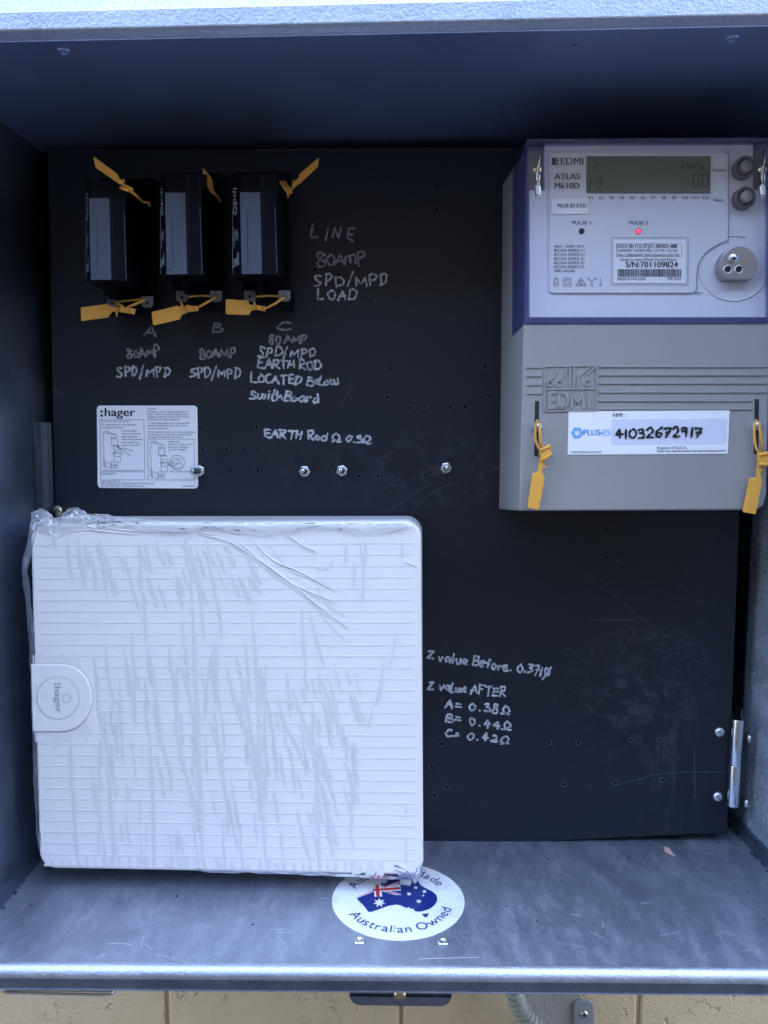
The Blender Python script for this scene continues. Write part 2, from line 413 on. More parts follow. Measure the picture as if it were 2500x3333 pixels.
# floor edge runs a little skew across the opening, as the photograph shows
def skew(x): return .0
ring = []
xs = [XL + (XR - XL) * i / 10 for i in range(11)]
grid = [[b.bm.verts.new((x, y, ZF + zz)) for (y, zz) in prof] for x in xs]
for A, Z in zip(grid, grid[1:]):
    for i in range(len(prof) - 1):
        f = b.bm.faces.new((A[i], A[i + 1], Z[i + 1], Z[i])); f.smooth = True
        if i >= len(prof) - 2: f.material_index = 1; f.smooth = False
        elif i > 0: f.material_index = 2  # rolled edge highlight put into a brighter zinc tone
g_back = [[b.bm.verts.new((x, y + .0015, ZF + zz - .0015)) for (y, zz) in prof] for x in (XL, XR)]
fl = b.build('bottom_panel', [M['zinc'], M['zinc_dark'], M['zinc_bright']], mb, recalc=False)
b = B(); b.box(XL, XR, .4764, .4776, ZF + zb, ZF - .004); b.build('flange_backing', M['zinc_dark'], mb)
# scored fold line on the flange
b = B(); b.box(XL + .02, XR - .004, .47465, .4749, ZF - .0148, ZF - .0142); b.build('scored_line', M['zinc_bright'], mb)
b = B(); b.box(XL, XR, YK, YK + .0015, ZF - .02, ZC + .02); b.build('back_panel', M['void'], mb)
# left side: sheet with a narrow return flange in front of the panel
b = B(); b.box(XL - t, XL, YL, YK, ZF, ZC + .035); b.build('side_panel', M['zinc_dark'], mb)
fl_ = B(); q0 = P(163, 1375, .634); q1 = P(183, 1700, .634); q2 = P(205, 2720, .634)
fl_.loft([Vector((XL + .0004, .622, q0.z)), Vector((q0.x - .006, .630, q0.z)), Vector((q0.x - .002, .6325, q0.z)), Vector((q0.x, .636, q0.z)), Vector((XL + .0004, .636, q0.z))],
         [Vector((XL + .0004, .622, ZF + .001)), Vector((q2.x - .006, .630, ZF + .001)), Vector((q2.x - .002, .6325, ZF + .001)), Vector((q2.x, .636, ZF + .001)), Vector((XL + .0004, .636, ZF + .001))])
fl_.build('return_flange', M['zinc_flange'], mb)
b = B(); b.box(XR, XR + t, YL, YK, ZF, ZC + .05); b.build('side_panel', M['zinc_speck'], mb)
qh = PX(2420, 2335, XR - .001)
b = B(); b.box(XR - .0012, XR - .0002, .6625, YK - .001, qh.z, ZC - .012); b.build('recess_shade_strip', M['void'], mb)  # black strip painted for the shade deep behind the panel edge
b = B(); b.box(XR - .0045, XR - .0003, .50, YK - .002, ZF + .0003, ZF + .0125); b.build('side_rail', M['zinc_dark'], mb, bevel=.0006)
# top: underside sheet, rolled lip, front flange
zlip = P(1250, 128, YL).z; zfl = P(1250, 80, YL - .002).z
ZTOP = zlip
b = B()
l0, r0 = -.62, .62
def edge(v0, v1, y0, y1, du=0):                    # strip across the whole opening; the left end sits lower in view
    pass
# front flange of the roof, a little out of level
def vline(vl, vr, y, x):
    ul, ur = P(0, vl, y), P(2500, vr, y)
    tt = (x - ul.x) / (ur.x - ul.x); return ul.z + (ur.z - ul.z) * tt
xa, xb = -.42, .45
def ceil_pt(x, y):
    zf = vline(132, 80, YL, x); zb_ = vline(498, 458, .66, x)
    return Vector((x, y, zf + (zb_ - zf) * (y - YL) / (.66 - YL)))
b2_ = B(); cA = [ceil_pt(x, y) for x, y in ((XL, YL + .002), (XR, YL + .002), (XR, YK), (XL, YK))]
b2_.loft(cA, [p + Vector((0, 0, .0012)) for p in cA]); b2_.build('top_panel', M['zinc_ceiling'], mb)
A = [Vector((xa, YL + .003, vline(130, 78, YL, xa))), Vector((xa, YL - .001, vline(117, 64, YL, xa))), Vector((xa, YL - .003, vline(108, 56, YL, xa))), Vector((xa, YL - .0035, vline(48, -12, YL, xa))), Vector((xa, YL + .004, vline(44, -16, YL, xa)))]
Z = [Vector((xb, YL + .003, vline(130, 78, YL, xb))), Vector((xb, YL - .001, vline(117, 64, YL, xb))), Vector((xb, YL - .003, vline(108, 56, YL, xb))), Vector((xb, YL - .0035, vline(48, -12, YL, xb))), Vector((xb, YL + .004, vline(44, -16, YL, xb)))]
b.loft(A, Z); b.build('roof_flange', M['zinc_bright'], mb, bevel=.0008)
A = [Vector((xa, YL + .006, vline(42, -18, YL, xa))), Vector((xa, YL + .20, vline(42, -18, YL, xa) + .30)), Vector((xa, YL + .203, vline(42, -18, YL, xa) + .30)), Vector((xa, YL + .009, vline(42, -18, YL, xa)))]
Z = [p + Vector((xb - xa, 0, vline(42, -18, YL, xb) - vline(42, -18, YL, xa))) for p in A]
b = B(); b.loft(A, Z)
M['door'] = zinc('galvanised_door', (.26, .38, .46), (.34, .46, .54), (.4, .5), metal=.9, dust=.1, grain=420, bs=.6, fleck=.6); b.build('raised_door', M['door'], mb)
def rivet(pt, nrm, r, h=.0022, name='rivet', m='steel_soft', hollow=False, parent=None):
    b = B()
    if hollow: prof = [(r, 0), (r * .95, h * .6), (r * .75, h), (r * .55, h * .8), (r * .42, h * .2), (0, h * .1)]
    else: prof = [(r, 0), (r * .97, h * .35), (r * .8, h * .72), (r * .5, h * .93), (0, h)]
    b.lathe(pt, nrm, prof); return b.build(name, M[m], parent or mb, recalc=True)
def PZ(u, v, z):
    d = ray(u, v); return d * (z / d.z)
def PC(u, v):
    z = zlip
    for _ in range(12): p = PZ(u, v, z); z = ceil_pt(p.x, p.y).z
    return p
for u, v in ((210, 166), (2381, 124)): rivet(PC(u, v) - Vector((0, 0, .0002)), (0, 0, -1), .0042, .0012, m='zinc_ceiling', hollow=True)
for u, v in ((1170, 3063), (1442, 3066)): rivet(PF(u, v, .0002), (0, 0, 1), .0041, .0014, hollow=True)
for u, v in ((2436, 2403), (2427, 2613)): rivet(PX(u, v, XR - .0003), (-1, 0, 0), .0045, .0030)
# hinge on the right
hg = B(); top = P(2402, 2340, .634); bot = P(2393, 2622, .634)
bot.x = top.x - .0012; mid = top.lerp(bot, .517)
rr = 19 * .634 / F
hinge = B(); hinge.cyl(top, mid + Vector((0, 0, .0002)), rr, n=28)
hinge = hinge.build('hinge', M['steel'], mb, bevel=.0004)
b = B(); b.cyl(mid - Vector((0, 0, .0002)), bot, rr, n=28); b.build('knuckle', M['steel'], hinge, bevel=.0004)
b = B(); b.box(XR - .0024, XR - .0014, .6615, .6735, bot.z + .001, top.z - .002); b.build('leaf', M['steel_soft'], hinge, bevel=.0003)
# locking tab below the flange
b = B(); b.slab(rquad([(1138, 3205), (1470, 3209), (1470, 3276), (1136, 3272)], 36), .4782, .4805); tab = b.build('lock_tab', M['zinc_dark'], mb, bevel=.0004)
b = B(); b.lathe(P(1302, 3238, .478), (0, -1, 0), [(.0042, 0), (.0042, .0008), (.0028, .002), (0, .0022)]); b.build('screw', M['brass'], tab)
# grit in the floor corners
b = B()
for k in range(60):
    tt = random.random()
    for xx, s in ((XR - .0055, -1), (XL + .001, 1)):
        if s > 0 and k % 3: continue
        p = Vector((xx + s * abs(random.gauss(0, .0008)), .50 + tt * .18, ZF + .0004)); r_ = random.uniform(.0003, .0011)
        b.lathe(p, (random.gauss(0, .3), random.gauss(0, .3), 1), [(r_, -.0003), (r_ * .9, r_ * .5), (0, r_ * .8)], n=6)
for k in range(26):
    p = Vector((random.uniform(XL + .02, XR - .02), random.uniform(.49, .63), ZF + .0002)); r_ = random.uniform(.0003, .0009)
    b.lathe(p, (0, 0, 1), [(r_, -.0002), (r_ * .9, r_ * .4), (0, r_ * .6)], n=6)
o = b.build('grit', M['dirt']); tag(o, 'black grit lying in the floor corners of the meter box', 'grit'); o['kind'] = 'stuff'
b = B(); rf = random.Random(5)
for k in range(36):
    u, v = rf.uniform(60, 2460), rf.uniform(2860, 3130); L_ = rf.uniform(8, 70); a = rf.gauss(-.25, .5) if k % 3 else rf.uniform(0, 3)
    b.ribbon(cr([(u, v), (u + L_ * .5 * math.cos(a) + rf.gauss(0, 2), v - L_ * .3 * math.sin(a)), (u + L_ * math.cos(a), v - L_ * .6 * math.sin(a))], 4), rf.uniform(.35, .8), onf(.00015 + .000002 * k))
for pts in ([(1858, 2975), (1890, 2980)], [(1960, 3003), (1966, 3022)], [(350, 3072), (390, 3070), (434, 3076)], [(313, 3120), (345, 3105)], [(1362, 3122), (1400, 3120), (1560, 3116)]): b.ribbon(cr(pts), .9, onf(.0003))
b.build('scratches', M['floor_scratch'], mb)
b = B(); b.poly([PF(*q, .0006 + .0006 * (i % 2)) for i, q in enumerate(((2160, 2756), (2178, 2760), (2186, 2772), (2199, 2789), (2180, 2782), (2164, 2774)))]); 
r_ = bmesh.ops.extrude_face_region(b.bm, geom=list(b.bm.faces)); bmesh.ops.translate(b.bm, vec=(0, 0, .0005), verts=[x for x in r_['geom'] if isinstance(x, bmesh.types.BMVert)])
tag(b.build('paint_flake', M['flake']), 'small pinkish flake lying on the box floor below the panel', 'flake')
# ------------------------------------------------------------------ black panel with its drilled holes
holes = [(843,795),(1048,791),(837,858),(1054,855),(885,880),(918,879),(972,878),(1005,878),(775,1028),(817,1028),(917,1027),(1037,1025),(555,922),(432,922),(438,969),(490,969),(527,969),(562,969),(498,1016),(557,1016),(1309,1143),(1309,1193),(1309,1252),(1186,1604),(1249,1604),(1362,1599),(1425,1598),(1218,1694),(1274,1693),(1329,1691),(1383,1688),(1431,1685),(954,1607),(932,1655),(965,1700),(939,1717),(944,400),(944,453),(656,1026),(681,582)]
cu = bpy.data.curves.new('p', 'CURVE'); cu.dimensions = '2D'; cu.fill_mode = 'BOTH'; cu.extrude = .0015
def spl(pts):
    s = cu.splines.new('POLY'); s.points.add(len(pts) - 1); s.use_cyclic_u = True
    for q, p in zip(s.points, pts): q.co = (p[0], p[1], 0, 1)
outl = [P(152, 486, YP), P(2449, 478, YP), P(2407, 1663, YP), P(2366, 2709, YP), P(1380, 2755, YP), P(200, 2815, YP), P(178, 1640, YP), P(160, 600, YP)]
spl([(p.x, p.z) for p in outl])
for k, (u, v) in enumerate(holes):
    p = P(u * 1.507, v * 1.507, YP); r_ = .00150 if v < 1500 else .0017
    spl([(p.x + r_ * math.cos(2 * math.pi * i / 16), p.z + r_ * math.sin(2 * math.pi * i / 16)) for i in range(16)])
co = bpy.data.objects.new('p', cu); C.objects.link(co)
dg = bpy.context.evaluated_depsgraph_get(); me_ = co.evaluated_get(dg).to_mesh()
bm = bmesh.new(); bm.from_mesh(me_); co.evaluated_get(dg).to_mesh_clear(); bpy.data.objects.remove(co); bpy.data.curves.remove(cu)
for v in bm.verts: v.co = Vector((v.co.x, YP + .0015 + v.co.z, v.co.y))
bmesh.ops.remove_doubles(bm, verts=bm.verts, dist=1e-6)
pan = thing('hinged_panel', (0, YP, ZF + .01), 'black hinged mounting panel with drilled holes and white handwriting', 'panel')
b = B(); b.bm.free(); b.bm = bm; b.build('board', M['panel'], pan)
for u, v in ((2342, 2382), (2336, 2592)): rivet(P(u, v, YP - .0002), (0, -1, 0), .0043, .0028, parent=pan)
# pale rims painted for the light caught at the hole edges
b = B()
for k, (u, v) in enumerate(holes):
    p = P(u * 1.507, v * 1.507, YP - .00005); r_ = .00150 if v < 1500 else .0017
    w = .0003 if v < 1500 else .0005
    b.lathe(p, (0, -1, 0), [(r_ + w, 0), (r_ + w * .6, .00012), (r_, 0)], n=16)
b.build('hole_rims', M['rim'], pan)
# scratches
b = B(); sp = on(YP - .00012)
for pts, w in (([(1256, 1670), (1300, 1640), (1360, 1600), (1415, 1566)], .7), ([(1352, 1652), (1400, 1610), (1440, 1585), (1475, 1575)], .8), ([(1600, 1530), (1625, 1518)], .8),
               ([(1990, 2560), (2120, 2525), (2200, 2515), (2368, 2511)], 1.0), ([(1905, 1880), (2000, 1940), (2080, 2005), (2190, 2085)], .6), ([(2040, 2090), (2075, 2050)], .8), ([(1920, 2018), (2120, 2016)], .6),
               ([(2260, 2440), (2262, 2600)], 1.0), ([(1130, 1260), (1140, 1245), (1149, 1240)], .6), ([(1110, 1320), (1150, 1250)], .7), ([(2005, 1822), (2020, 1830)], 1.2), ([(2190, 1945), (2330, 1965)], .6),
               ([(180, 1270), (185, 1282), (190, 1268), (194, 1284), (202, 1272), (206, 1284)], .8), ([(1221, 977), (1223, 985)], 2.5), ([(1310, 975), (1313, 992)], .6)):
    b.ribbon(cr(pts), w, sp)
for k in range(90):
    u, v = random.gauss(2200, 60), random.gauss(2150, 130)
    if k % 2: u, v = random.gauss(2080, 90), random.gauss(2200, 90)
    L_ = random.uniform(6, 45); a = random.gauss(0.0, .25) if k % 3 else random.uniform(0, 3)
    b.ribbon([(u, v), (u + L_ * math.cos(a), v - L_ * math.sin(a))], random.uniform(.3, .7), sp)
b.build('scratches', M['scratch'], pan)
# ------------------------------------------------------------------ handwriting: a stroke alphabet
G = {'L': (.55, ['l', (.04, 1), (0, 0), (.55, .02)]), 'I': (.12, ['l', (.06, .95), (.05, .05)]), 'N': (.6, ['l', (0, .05), (.03, .95), (.5, .1), (.55, .95)]),
 'E': (.55, ['l', (.06, .92), (.03, .05), (.55, .0)], ['l', (.03, .9), (.52, .97)], ['l', (.05, .5), (.45, .55)]),
 '8': (.55, ['c', (.48, .85), (.3, 1), (.08, .85), (.2, .6), (.48, .35), (.4, .05), (.12, .02), (.03, .28), (.25, .52), (.48, .8)]),
 '0': (.5, ['c', (.28, .82), (.05, .6), (.06, .2), (.28, .02), (.48, .3), (.44, .68), (.24, .82)]),
 'A': (.6, ['l', (0, .02), (.3, .95), (.58, .0)], ['l', (.08, .36), (.52, .38)]),
 'a': (.5, ['c', (.45, .5), (.2, .55), (.04, .28), (.15, .04), (.36, .15), (.46, .5)], ['l', (.46, .5), (.5, .03)]),
 'M': (.75, ['l', (0, .02), (.06, .75), (.36, .25), (.66, .75), (.72, .02)]), 'm': (.7, ['c', (0, .02), (.03, .62), (.2, .66), (.3, .1)], ['c', (.3, .1), (.34, .6), (.55, .66), (.62, .04)]),
 'P': (.5, ['l', (.04, -.08), (.03, .9)], ['c', (.0, .88), (.3, .95), (.5, .72), (.34, .46), (.05, .38)]),
 'S': (.5, ['c', (.48, .88), (.2, .95), (.03, .74), (.22, .54), (.44, .3), (.3, .06), (0, .06)]),
 'D': (.55, ['l', (.05, .9), (.04, .03)], ['c', (.0, .9), (.36, .92), (.54, .55), (.42, .15), (.02, .02)]),
 '/': (.35, ['l', (0, -.12), (.32, 1.15)]), 'C': (.5, ['c', (.5, .82), (.26, .93), (.03, .6), (.08, .2), (.3, .03), (.52, .15)]),
 'B': (.5, ['l', (.05, .92), (.04, .02)], ['c', (.02, .92), (.4, .9), (.38, .6), (.08, .52)], ['c', (.08, .52), (.5, .44), (.46, .08), (.02, .0)]),
 'R': (.55, ['l', (.04, .92), (.03, .02)], ['c', (0, .9), (.4, .95), (.44, .62), (.06, .46)], ['l', (.08, .46), (.54, .02)]),
 'T': (.6, ['l', (0, .9), (.6, .92)], ['l', (.3, .9), (.28, .02)]), 'H': (.55, ['l', (.03, .95), (.02, .02)], ['l', (.5, .95), (.5, .02)], ['l', (.03, .5), (.5, .52)]),
 'O': (.55, ['c', (.28, .92), (.04, .66), (.05, .22), (.28, .02), (.52, .3), (.48, .72), (.26, .92)]),
 'U': (.55, ['c', (.02, .9), (.03, .3), (.2, .02), (.42, .2), (.5, .88)], ['l', (.5, .9), (.54, .05)]),
 'F': (.5, ['l', (.04, .92), (.03, .0)], ['l', (.02, .9), (.5, .94)], ['l', (.04, .48), (.4, .5)]),
 'e': (.45, ['c', (.05, .30), (.24, .33), (.42, .38), (.38, .56), (.18, .60), (.03, .38), (.06, .12), (.24, .02), (.46, .10)]),
 'l': (.22, ['c', (.06, .98), (.03, .3), (.1, .04), (.22, .04)]), 'o': (.45, ['c', (.24, .55), (.03, .35), (.1, .04), (.32, .06), (.42, .32), (.22, .55)]),
 'w': (.65, ['c', (0, .52), (.1, .05), (.28, .06), (.33, .45)], ['c', (.33, .45), (.4, .05), (.58, .1), (.62, .55)]),
 'i': (.18, ['l', (.08, .52), (.1, .04)], ['l', (.06, .78), (.08, .8)]), 't': (.35, ['c', (.16, .95), (.12, .2), (.2, .03), (.34, .06)], ['l', (0, .6), (.34, .64)]),
 'h': (.48, ['l', (.04, .98), (.03, .02)], ['c', (.04, .35), (.22, .56), (.36, .5), (.46, .03)]), 'r': (.35, ['l', (.05, .52), (.04, .03)], ['c', (.04, .35), (.18, .55), (.35, .5)]),
 'd': (.48, ['c', (.42, .45), (.2, .55), (.04, .28), (.15, .04), (.38, .15), (.44, .45)], ['l', (.45, .98), (.48, .03)]),
 'n': (.48, ['l', (.04, .52), (.03, .02)], ['c', (.04, .35), (.22, .56), (.36, .5), (.46, .03)]), 'u': (.48, ['c', (.02, .52), (.06, .12), (.2, .03), (.36, .15), (.42, .52)], ['l', (.42, .52), (.47, .03)]),
 'v': (.45, ['l', (0, .52), (.2, .03), (.45, .55)]), 'Z': (.6, ['l', (.04, .88), (.52, .95), (.02, .05), (.62, .08)]), 'f': (.35, ['c', (.34, .9), (.18, .95), (.13, .7), (.12, .02)], ['l', (0, .5), (.32, .52)]),
 '.': (.16, ['l', (.06, .06), (.1, .09)]), '3': (.45, ['c', (.04, .85), (.3, .95), (.4, .72), (.16, .52)], ['c', (.16, .52), (.46, .48), (.44, .1), (.04, .03)]),
 '7': (.5, ['l', (0, .88), (.48, .92), (.16, .0)], ['l', (.14, .45), (.42, .5)]), '1': (.14, ['l', (.08, .9), (.06, .02)]), '=': (.4, ['l', (.02, .6), (.38, .62)], ['l', (.02, .28), (.38, .3)]),
 '4': (.5, ['l', (.3, .95), (.02, .35), (.5, .4)], ['l', (.36, .75), (.32, .0)]), '2': (.5, ['c', (.04, .75), (.24, .95), (.42, .7), (.26, .35), (.04, .05)], ['l', (.04, .05), (.5, .08)]),
 '6': (.45, ['c', (.36, .95), (.12, .6), (.04, .2), (.2, .02), (.42, .15), (.36, .42), (.08, .32)]), '9': (.45, ['c', (.38, .8), (.16, .92), (.04, .65), (.18, .48), (.38, .7)], ['l', (.4, .8), (.32, .0)]), 
 'W': (.7, ['c', (0, .1), (.16, .1), (.18, .8), (.34, .85), (.42, .4), (.36, .1), (.5, .1), (.58, .02)]),
 '~': (.7, ['c', (0, .03), (.2, .03), (.22, .12), (.08, .4), (.14, .78), (.36, .95), (.6, .75), (.62, .4), (.48, .12), (.5, .03), (.75, .04)]), ' ': (.22,)}
def hand(bb, s, p0, p1, cap, hw, proj_y, jit=.048, gap=.2, rnd=None):
    rnd = rnd or random
    w = sum(G[ch][0] + gap for ch in s) - gap; p0 = Vector(p0); p1 = Vector(p1); dx = (p1 - p0) / w
    up = Vector((dx.y, -dx.x)).normalized() * cap; x = 0
    for ch in s:
        sl = rnd.gauss(.03, .04); dy = rnd.gauss(0, .05); sz = 1 + rnd.gauss(0, .06)
        for st in G[ch][1:]:
            pts = [Vector((px_ + rnd.gauss(0, jit), py_ * sz + dy + rnd.gauss(0, jit))) for px_, py_ in st[1:]]
            pts = [p0 + dx * (x + a.x + sl * a.y) + up * a.y for a in pts]
            pts = [(a.x, a.y) for a in pts]
            pts = cr(pts, 5) if st[0] == 'c' else [q for i in range(len(pts) - 1) for q in [tuple(Vector(pts[i]).lerp(Vector(pts[i + 1]), k / 4)) for k in range(4)]] + [pts[-1]]
            n = len(pts); ws = [hw * (1 + .26 * math.sin(i * 1.1 + x * 9)) for i in range(n)]
            bb.ribbon(pts, ws, lambda u, v, k=bb.k: P(u, v, proj_y - .00003 * (k % 40)))
        x += G[ch][0] + gap
HW = [('LINE', (1016, 773), (1150, 780), 38, 1, 'LINE high on the panel beside the third fuse holder', .5),
 ('80AmP', (1034, 867), (1186, 860), 40, 1, '80AMP under the word LINE', .1), ('SPD/MPD', (1026, 930), (1261, 928), 37, 0, 'SPD/MPD above the word LOAD', .28), ('LOAD', (1034, 975), (1160, 973), 33, 0, 'LOAD', .28),
 ('C', (903, 1073), (941, 1073), 26, 1, 'letter C below the third fuse holder', .2), ('A', (463, 1092), (505, 1094), 30, 1, 'letter A below the first fuse holder', .2), ('B', (690, 1083), (724, 1082), 30, 1, 'letter B below the second fuse holder', .2),
 ('80AMP', (415, 1166), (518, 1158), 32, 1, '80AMP below the letter A', .14), ('SPD/MPD', (380, 1226), (553, 1222), 32, 0, 'SPD/MPD above the white instruction sticker', .24),
 ('80AMP', (649, 1165), (765, 1162), 31, 1, '80AMP below the letter B', .14), ('SPD/MPD', (620, 1229), (782, 1227), 31, 0, 'SPD/MPD between the other two such lines', .24),
 ('80 AMP', (874, 1120), (997, 1116), 30, 1, '80 AMP below the letter C', .14), ('SPD/MPD', (841, 1161), (1027, 1163), 29, 0, 'SPD/MPD just above EARTH ROD', .24),
 ('EARTH ROD', (840, 1197), (1042, 1205), 31, 0, 'EARTH ROD in the long note', .12), ('LOCATED Below', (815, 1244), (1099, 1254), 29, 0, 'LOCATED Below', .12), ('SwithBoard', (813, 1297), (1036, 1311), 31, 0, 'SwithBoard', .12),
 ('EARTH Rod ~ 0.3~', (860, 1423), (1205, 1444), 28, 0, 'EARTH Rod ohm reading over the bolts', .16), ('A', (449, 635), (481, 633), 30, 2, 'dim letter A above the first fuse holder', .2),
 ('Z value Before. 0.3710', (1388, 2146), (1785, 2203), 31, 0, 'Z value before reading beside the white switchboard', .16), ('Z value AFTER', (1391, 2244), (1644, 2267), 30, 0, 'Z value AFTER', .16),
 ('A= 0.38~', (1451, 2302), (1658, 2327), 27, 0, 'A = 0.38 ohm', .3), ('B= 0.44~', (1451, 2349), (1661, 2376), 27, 0, 'B = 0.44 ohm', .3), ('C= 0.42~', (1448, 2396), (1654, 2422), 27, 0, 'C = 0.42 ohm', .3)]
for s, p0, p1, cap, kind, lab, gap in HW:
    b = B(); hand(b, s, p0, p1, cap, 3.1, YP - .00015, gap=gap)
    if s.startswith('Z value B'): b.ribbon([(1766, 2211), (1780, 2192), (1794, 2172)], 3.0, on(YP - .0018))
    b.build('handwriting', M['ink_faint' if kind else 'ink_white'], pan, recalc=False)['label'] = 'white marker writing: ' + lab
# ------------------------------------------------------------------ bolts in the panel
def bolt(u, v, rot, tilt, length, label, r=.0049):
    c_ = P(u, v, YP); th = thing('hex_bolt', c_, label, 'bolt', 'hex bolts along the panel')
    b = B(); hexa = [(c_.x + r * math.cos(rot + i * math.pi / 3), c_.z + r * math.sin(rot + i * math.pi / 3)) for i in range(6)]
    b.loft([Vector((x, YP - .0032, z)) for x, z in hexa], [Vector((x, YP - .0001, z)) for x, z in hexa]); b.build('nut', M['steel'], th, bevel=.0005)
    b = B(); d = Vector((tilt[0], -1, tilt[1])).normalized(); q = c_ + Vector((0, -.0031, 0))
    b.lathe(q, (0, -1, 0), [(.0036, 0), (.0034, .0007), (.0028, .0009), (.0026, .0009)], n=24); b.build('washer', M['steel_soft'], th)
    b = B(); prof = [(.0024, 0)]
    n = int(length / .0007)
    for i in range(n): prof += [(.0024, .0007 * i + .0002), (.00205, .0007 * i + .00055)]
    prof += [(.0022, length), (.0017, length + .0006), (0, length + .0006)]
    b.lathe(q - d * .0005, d, prof, n=20); b.build('stud', M['steel'], th)
bolt(651, 1532, .5, (-.62, .02), .0085, 'hex bolt with its long stud leaning over the edge of the instruction sticker', .0050)
bolt(993, 1534, .0, (-.30, .18), .0052, 'hex bolt left of the close pair, below the earth rod reading')
bolt(1114, 1532, .3, (-.30, .15), .0050, 'hex bolt right of the close pair, beside two empty holes')
bolt(1452, 1523, .15, (.1, .1), .0040, 'hex bolt standing alone nearest to the grey meter')
th = thing('panel_screw', P(216, 1656, YP), 'brassy slotted screw peeping over the crumpled film left of the sticker', 'screw')
b = B(); d = Vector((-.35, -1, .1)).normalized(); q = P(222, 1662, YP); b.lathe(q, d, [(.0035, 0), (.0035, .010), (.0045, .0105), (.0045, .013), (.0036, .0138), (0, .0140)]); b.build('head', M['brass'], th)
b = B(); hq = q + d * .0141; b.cyl(hq + Vector((-.002, 0, -.003)), hq + Vector((.002, 0, .003)), .0005, n=6); b.build('slot', M['void'], th)
# ------------------------------------------------------------------ instruction sticker
st = thing('instruction_sticker', P(480, 1588, YP), 'white printed instruction sticker with two line drawings on the black panel', 'sticker')
b = B(); b.slab(rquad([(315, 1320), (642, 1320), (645, 1590), (318, 1588)], 12), YP - .00035, YP - .00005); b.build('sheet', M['white_label'], st)
def S(x, y): return (280 + x * .2652, 1290 + y * .2652)      # from the enlarged crop of the sticker
ys = YP - .00055
b = B(); b.text('hager', S(232, 243), S(602, 243), 100 * .2652, on(ys), .02)
for yy in (172, 222): b.poly([P(*S(*q), ys) for q in ((176, yy), (206, yy), (206, yy + 28), (176, yy + 28))])
b.build('logo', M['ink'], st)
b = B(); H_ = 19 * .2652
for s, x0, x1, y in (('Customer user intructions', 188, 538, 312), ('For safety switch / circuit breaker', 190, 612, 357), ('combination devices', 190, 456, 390), ('Test the safety', 438, 622, 432), ('switch periodically', 438, 674, 468), ('(approximately', 438, 628, 503), ('every three months)', 440, 694, 537), ('by pressing Test', 440, 650, 573), ('button marked "T"', 440, 690, 608),
    ('Tripping', 748, 856, 157), ('If tripping occurs, unplug all appliances.', 750, 1268, 198), ('Reset switch. Individually plug in each', 752, 1248, 230), ('appliance until the safety switch trips to', 752, 1270, 262), ('determine the faulty appliance :', 752, 1162, 293), ('1- If the safety switch does not trip with', 754, 1270, 338), ('individual appliances, then the circuit', 754, 1236, 368), ('may be overloaded.', 754, 1012, 400),
    ('2- If the safety switch trips with no appliances', 756, 1345, 447), ('connected, the installation cabling may be', 756, 1300, 478), ('damaged. Consult an electrician.', 756, 1182, 508), ('Yellow flag', 1010, 1146, 566), ('If there is a fault current', 1010, 1316, 598), ('(thermal, magnetic,', 1010, 1260, 630), ('or earth leakage)', 1010, 1230, 662), ('Fault current indicator', 1028, 1312, 931),
    ('INSTALLED BY', 192, 358, 959), ('Hager Electro Pty Ltd', 184, 414, 1053), ('Unit 1/170 Power Street Glendenning NSW 2761 AUSTRALIA', 184, 830, 1081), ('Tel: (61) 2 8867 7600', 186, 408, 1110), ('www.hagerelectro.com.au', 442, 716, 1110), ('6LL004465A.a', 1192, 1352, 1112)):
    b.text(s, S(x0, y), S(x1, y), H_, on(ys), .004)
b.build('printed_text', M['ink_grey'], st)
b = B(); ln = lambda pts, w=.55, cl=False: b.ribbon([S(*q) for q in pts], w, on(ys - .00003 * (b.k % 20)), closed=cl)
for q in ([(170, 285), (710, 285), (722, 908), (184, 912), (170, 285)], [(182, 926), (722, 926), (726, 1024), (186, 1026), (182, 926)], [(757, 525), (1326, 525), (1334, 1026), (764, 1026), (757, 525)]):
    for a, e in zip(q, q[1:]): ln([a, e])
b.build('border_lines', M['ink_line'], st)
def breaker(dx, dy):
    for q in ([(212, 446), (384, 476), (384, 600), (412, 604)], [(212, 446), (208, 590), (218, 600), (220, 740), (214, 745), (216, 850), (240, 872)], [(212, 446), (232, 430), (384, 476)], [(312, 486), (312, 596)], [(312, 596), (384, 600)], [(318, 596), (340, 610), (412, 604)], [(340, 610), (346, 735)], [(346, 735), (424, 740), (420, 800), (344, 806), (346, 735)], [(360, 660), (430, 655), (420, 690), (350, 695), (360, 660)],
              [(352, 700), (420, 690), (448, 712), (430, 724), (415, 705)], [(344, 806), (316, 804), (310, 886), (380, 880), (388, 806)], [(316, 852), (386, 848)], [(240, 800), (306, 826), (308, 886)], [(240, 800), (238, 866), (306, 886)], [(226, 752), (228, 862)], [(258, 420), (258, 440)], [(276, 420), (276, 442)], [(345, 612), (410, 612)]):
        for a, e in zip(q, q[1:]): ln([(a[0] + dx, a[1] + dy), (e[0] + dx, e[1] + dy)])
    for (x, y, r) in ((328, 512, 13), (358, 512, 13), (350, 848, 14), (340, 700, 12)): ln([(x + dx + r * math.cos(a * .52), y + dy + r * 1.2 * math.sin(a * .52)) for a in range(12)], .5, True)
b = B(); breaker(0, 0); ln(cr([(582, 674), (520, 652), (470, 634), (446, 640), (452, 660), (500, 700), (556, 732)]), .6); ln([(478, 640), (490, 650), (474, 664), (450, 655)])
b.poly([P(*S(*q), ys) for q in ((384, 618), (408, 616), (404, 626), (438, 640), (432, 650), (400, 636), (396, 646))]); b.build('diagram', M['ink_line'], st)
b = B(); breaker(578, 122); ln([(1118 + 91 * math.cos(a * .26), 812 + 91 * math.sin(a * .26)) for a in range(24)], .6, True); ln([(1000, 830), (1030, 822)]); ln([(1000, 852), (1032, 850)])
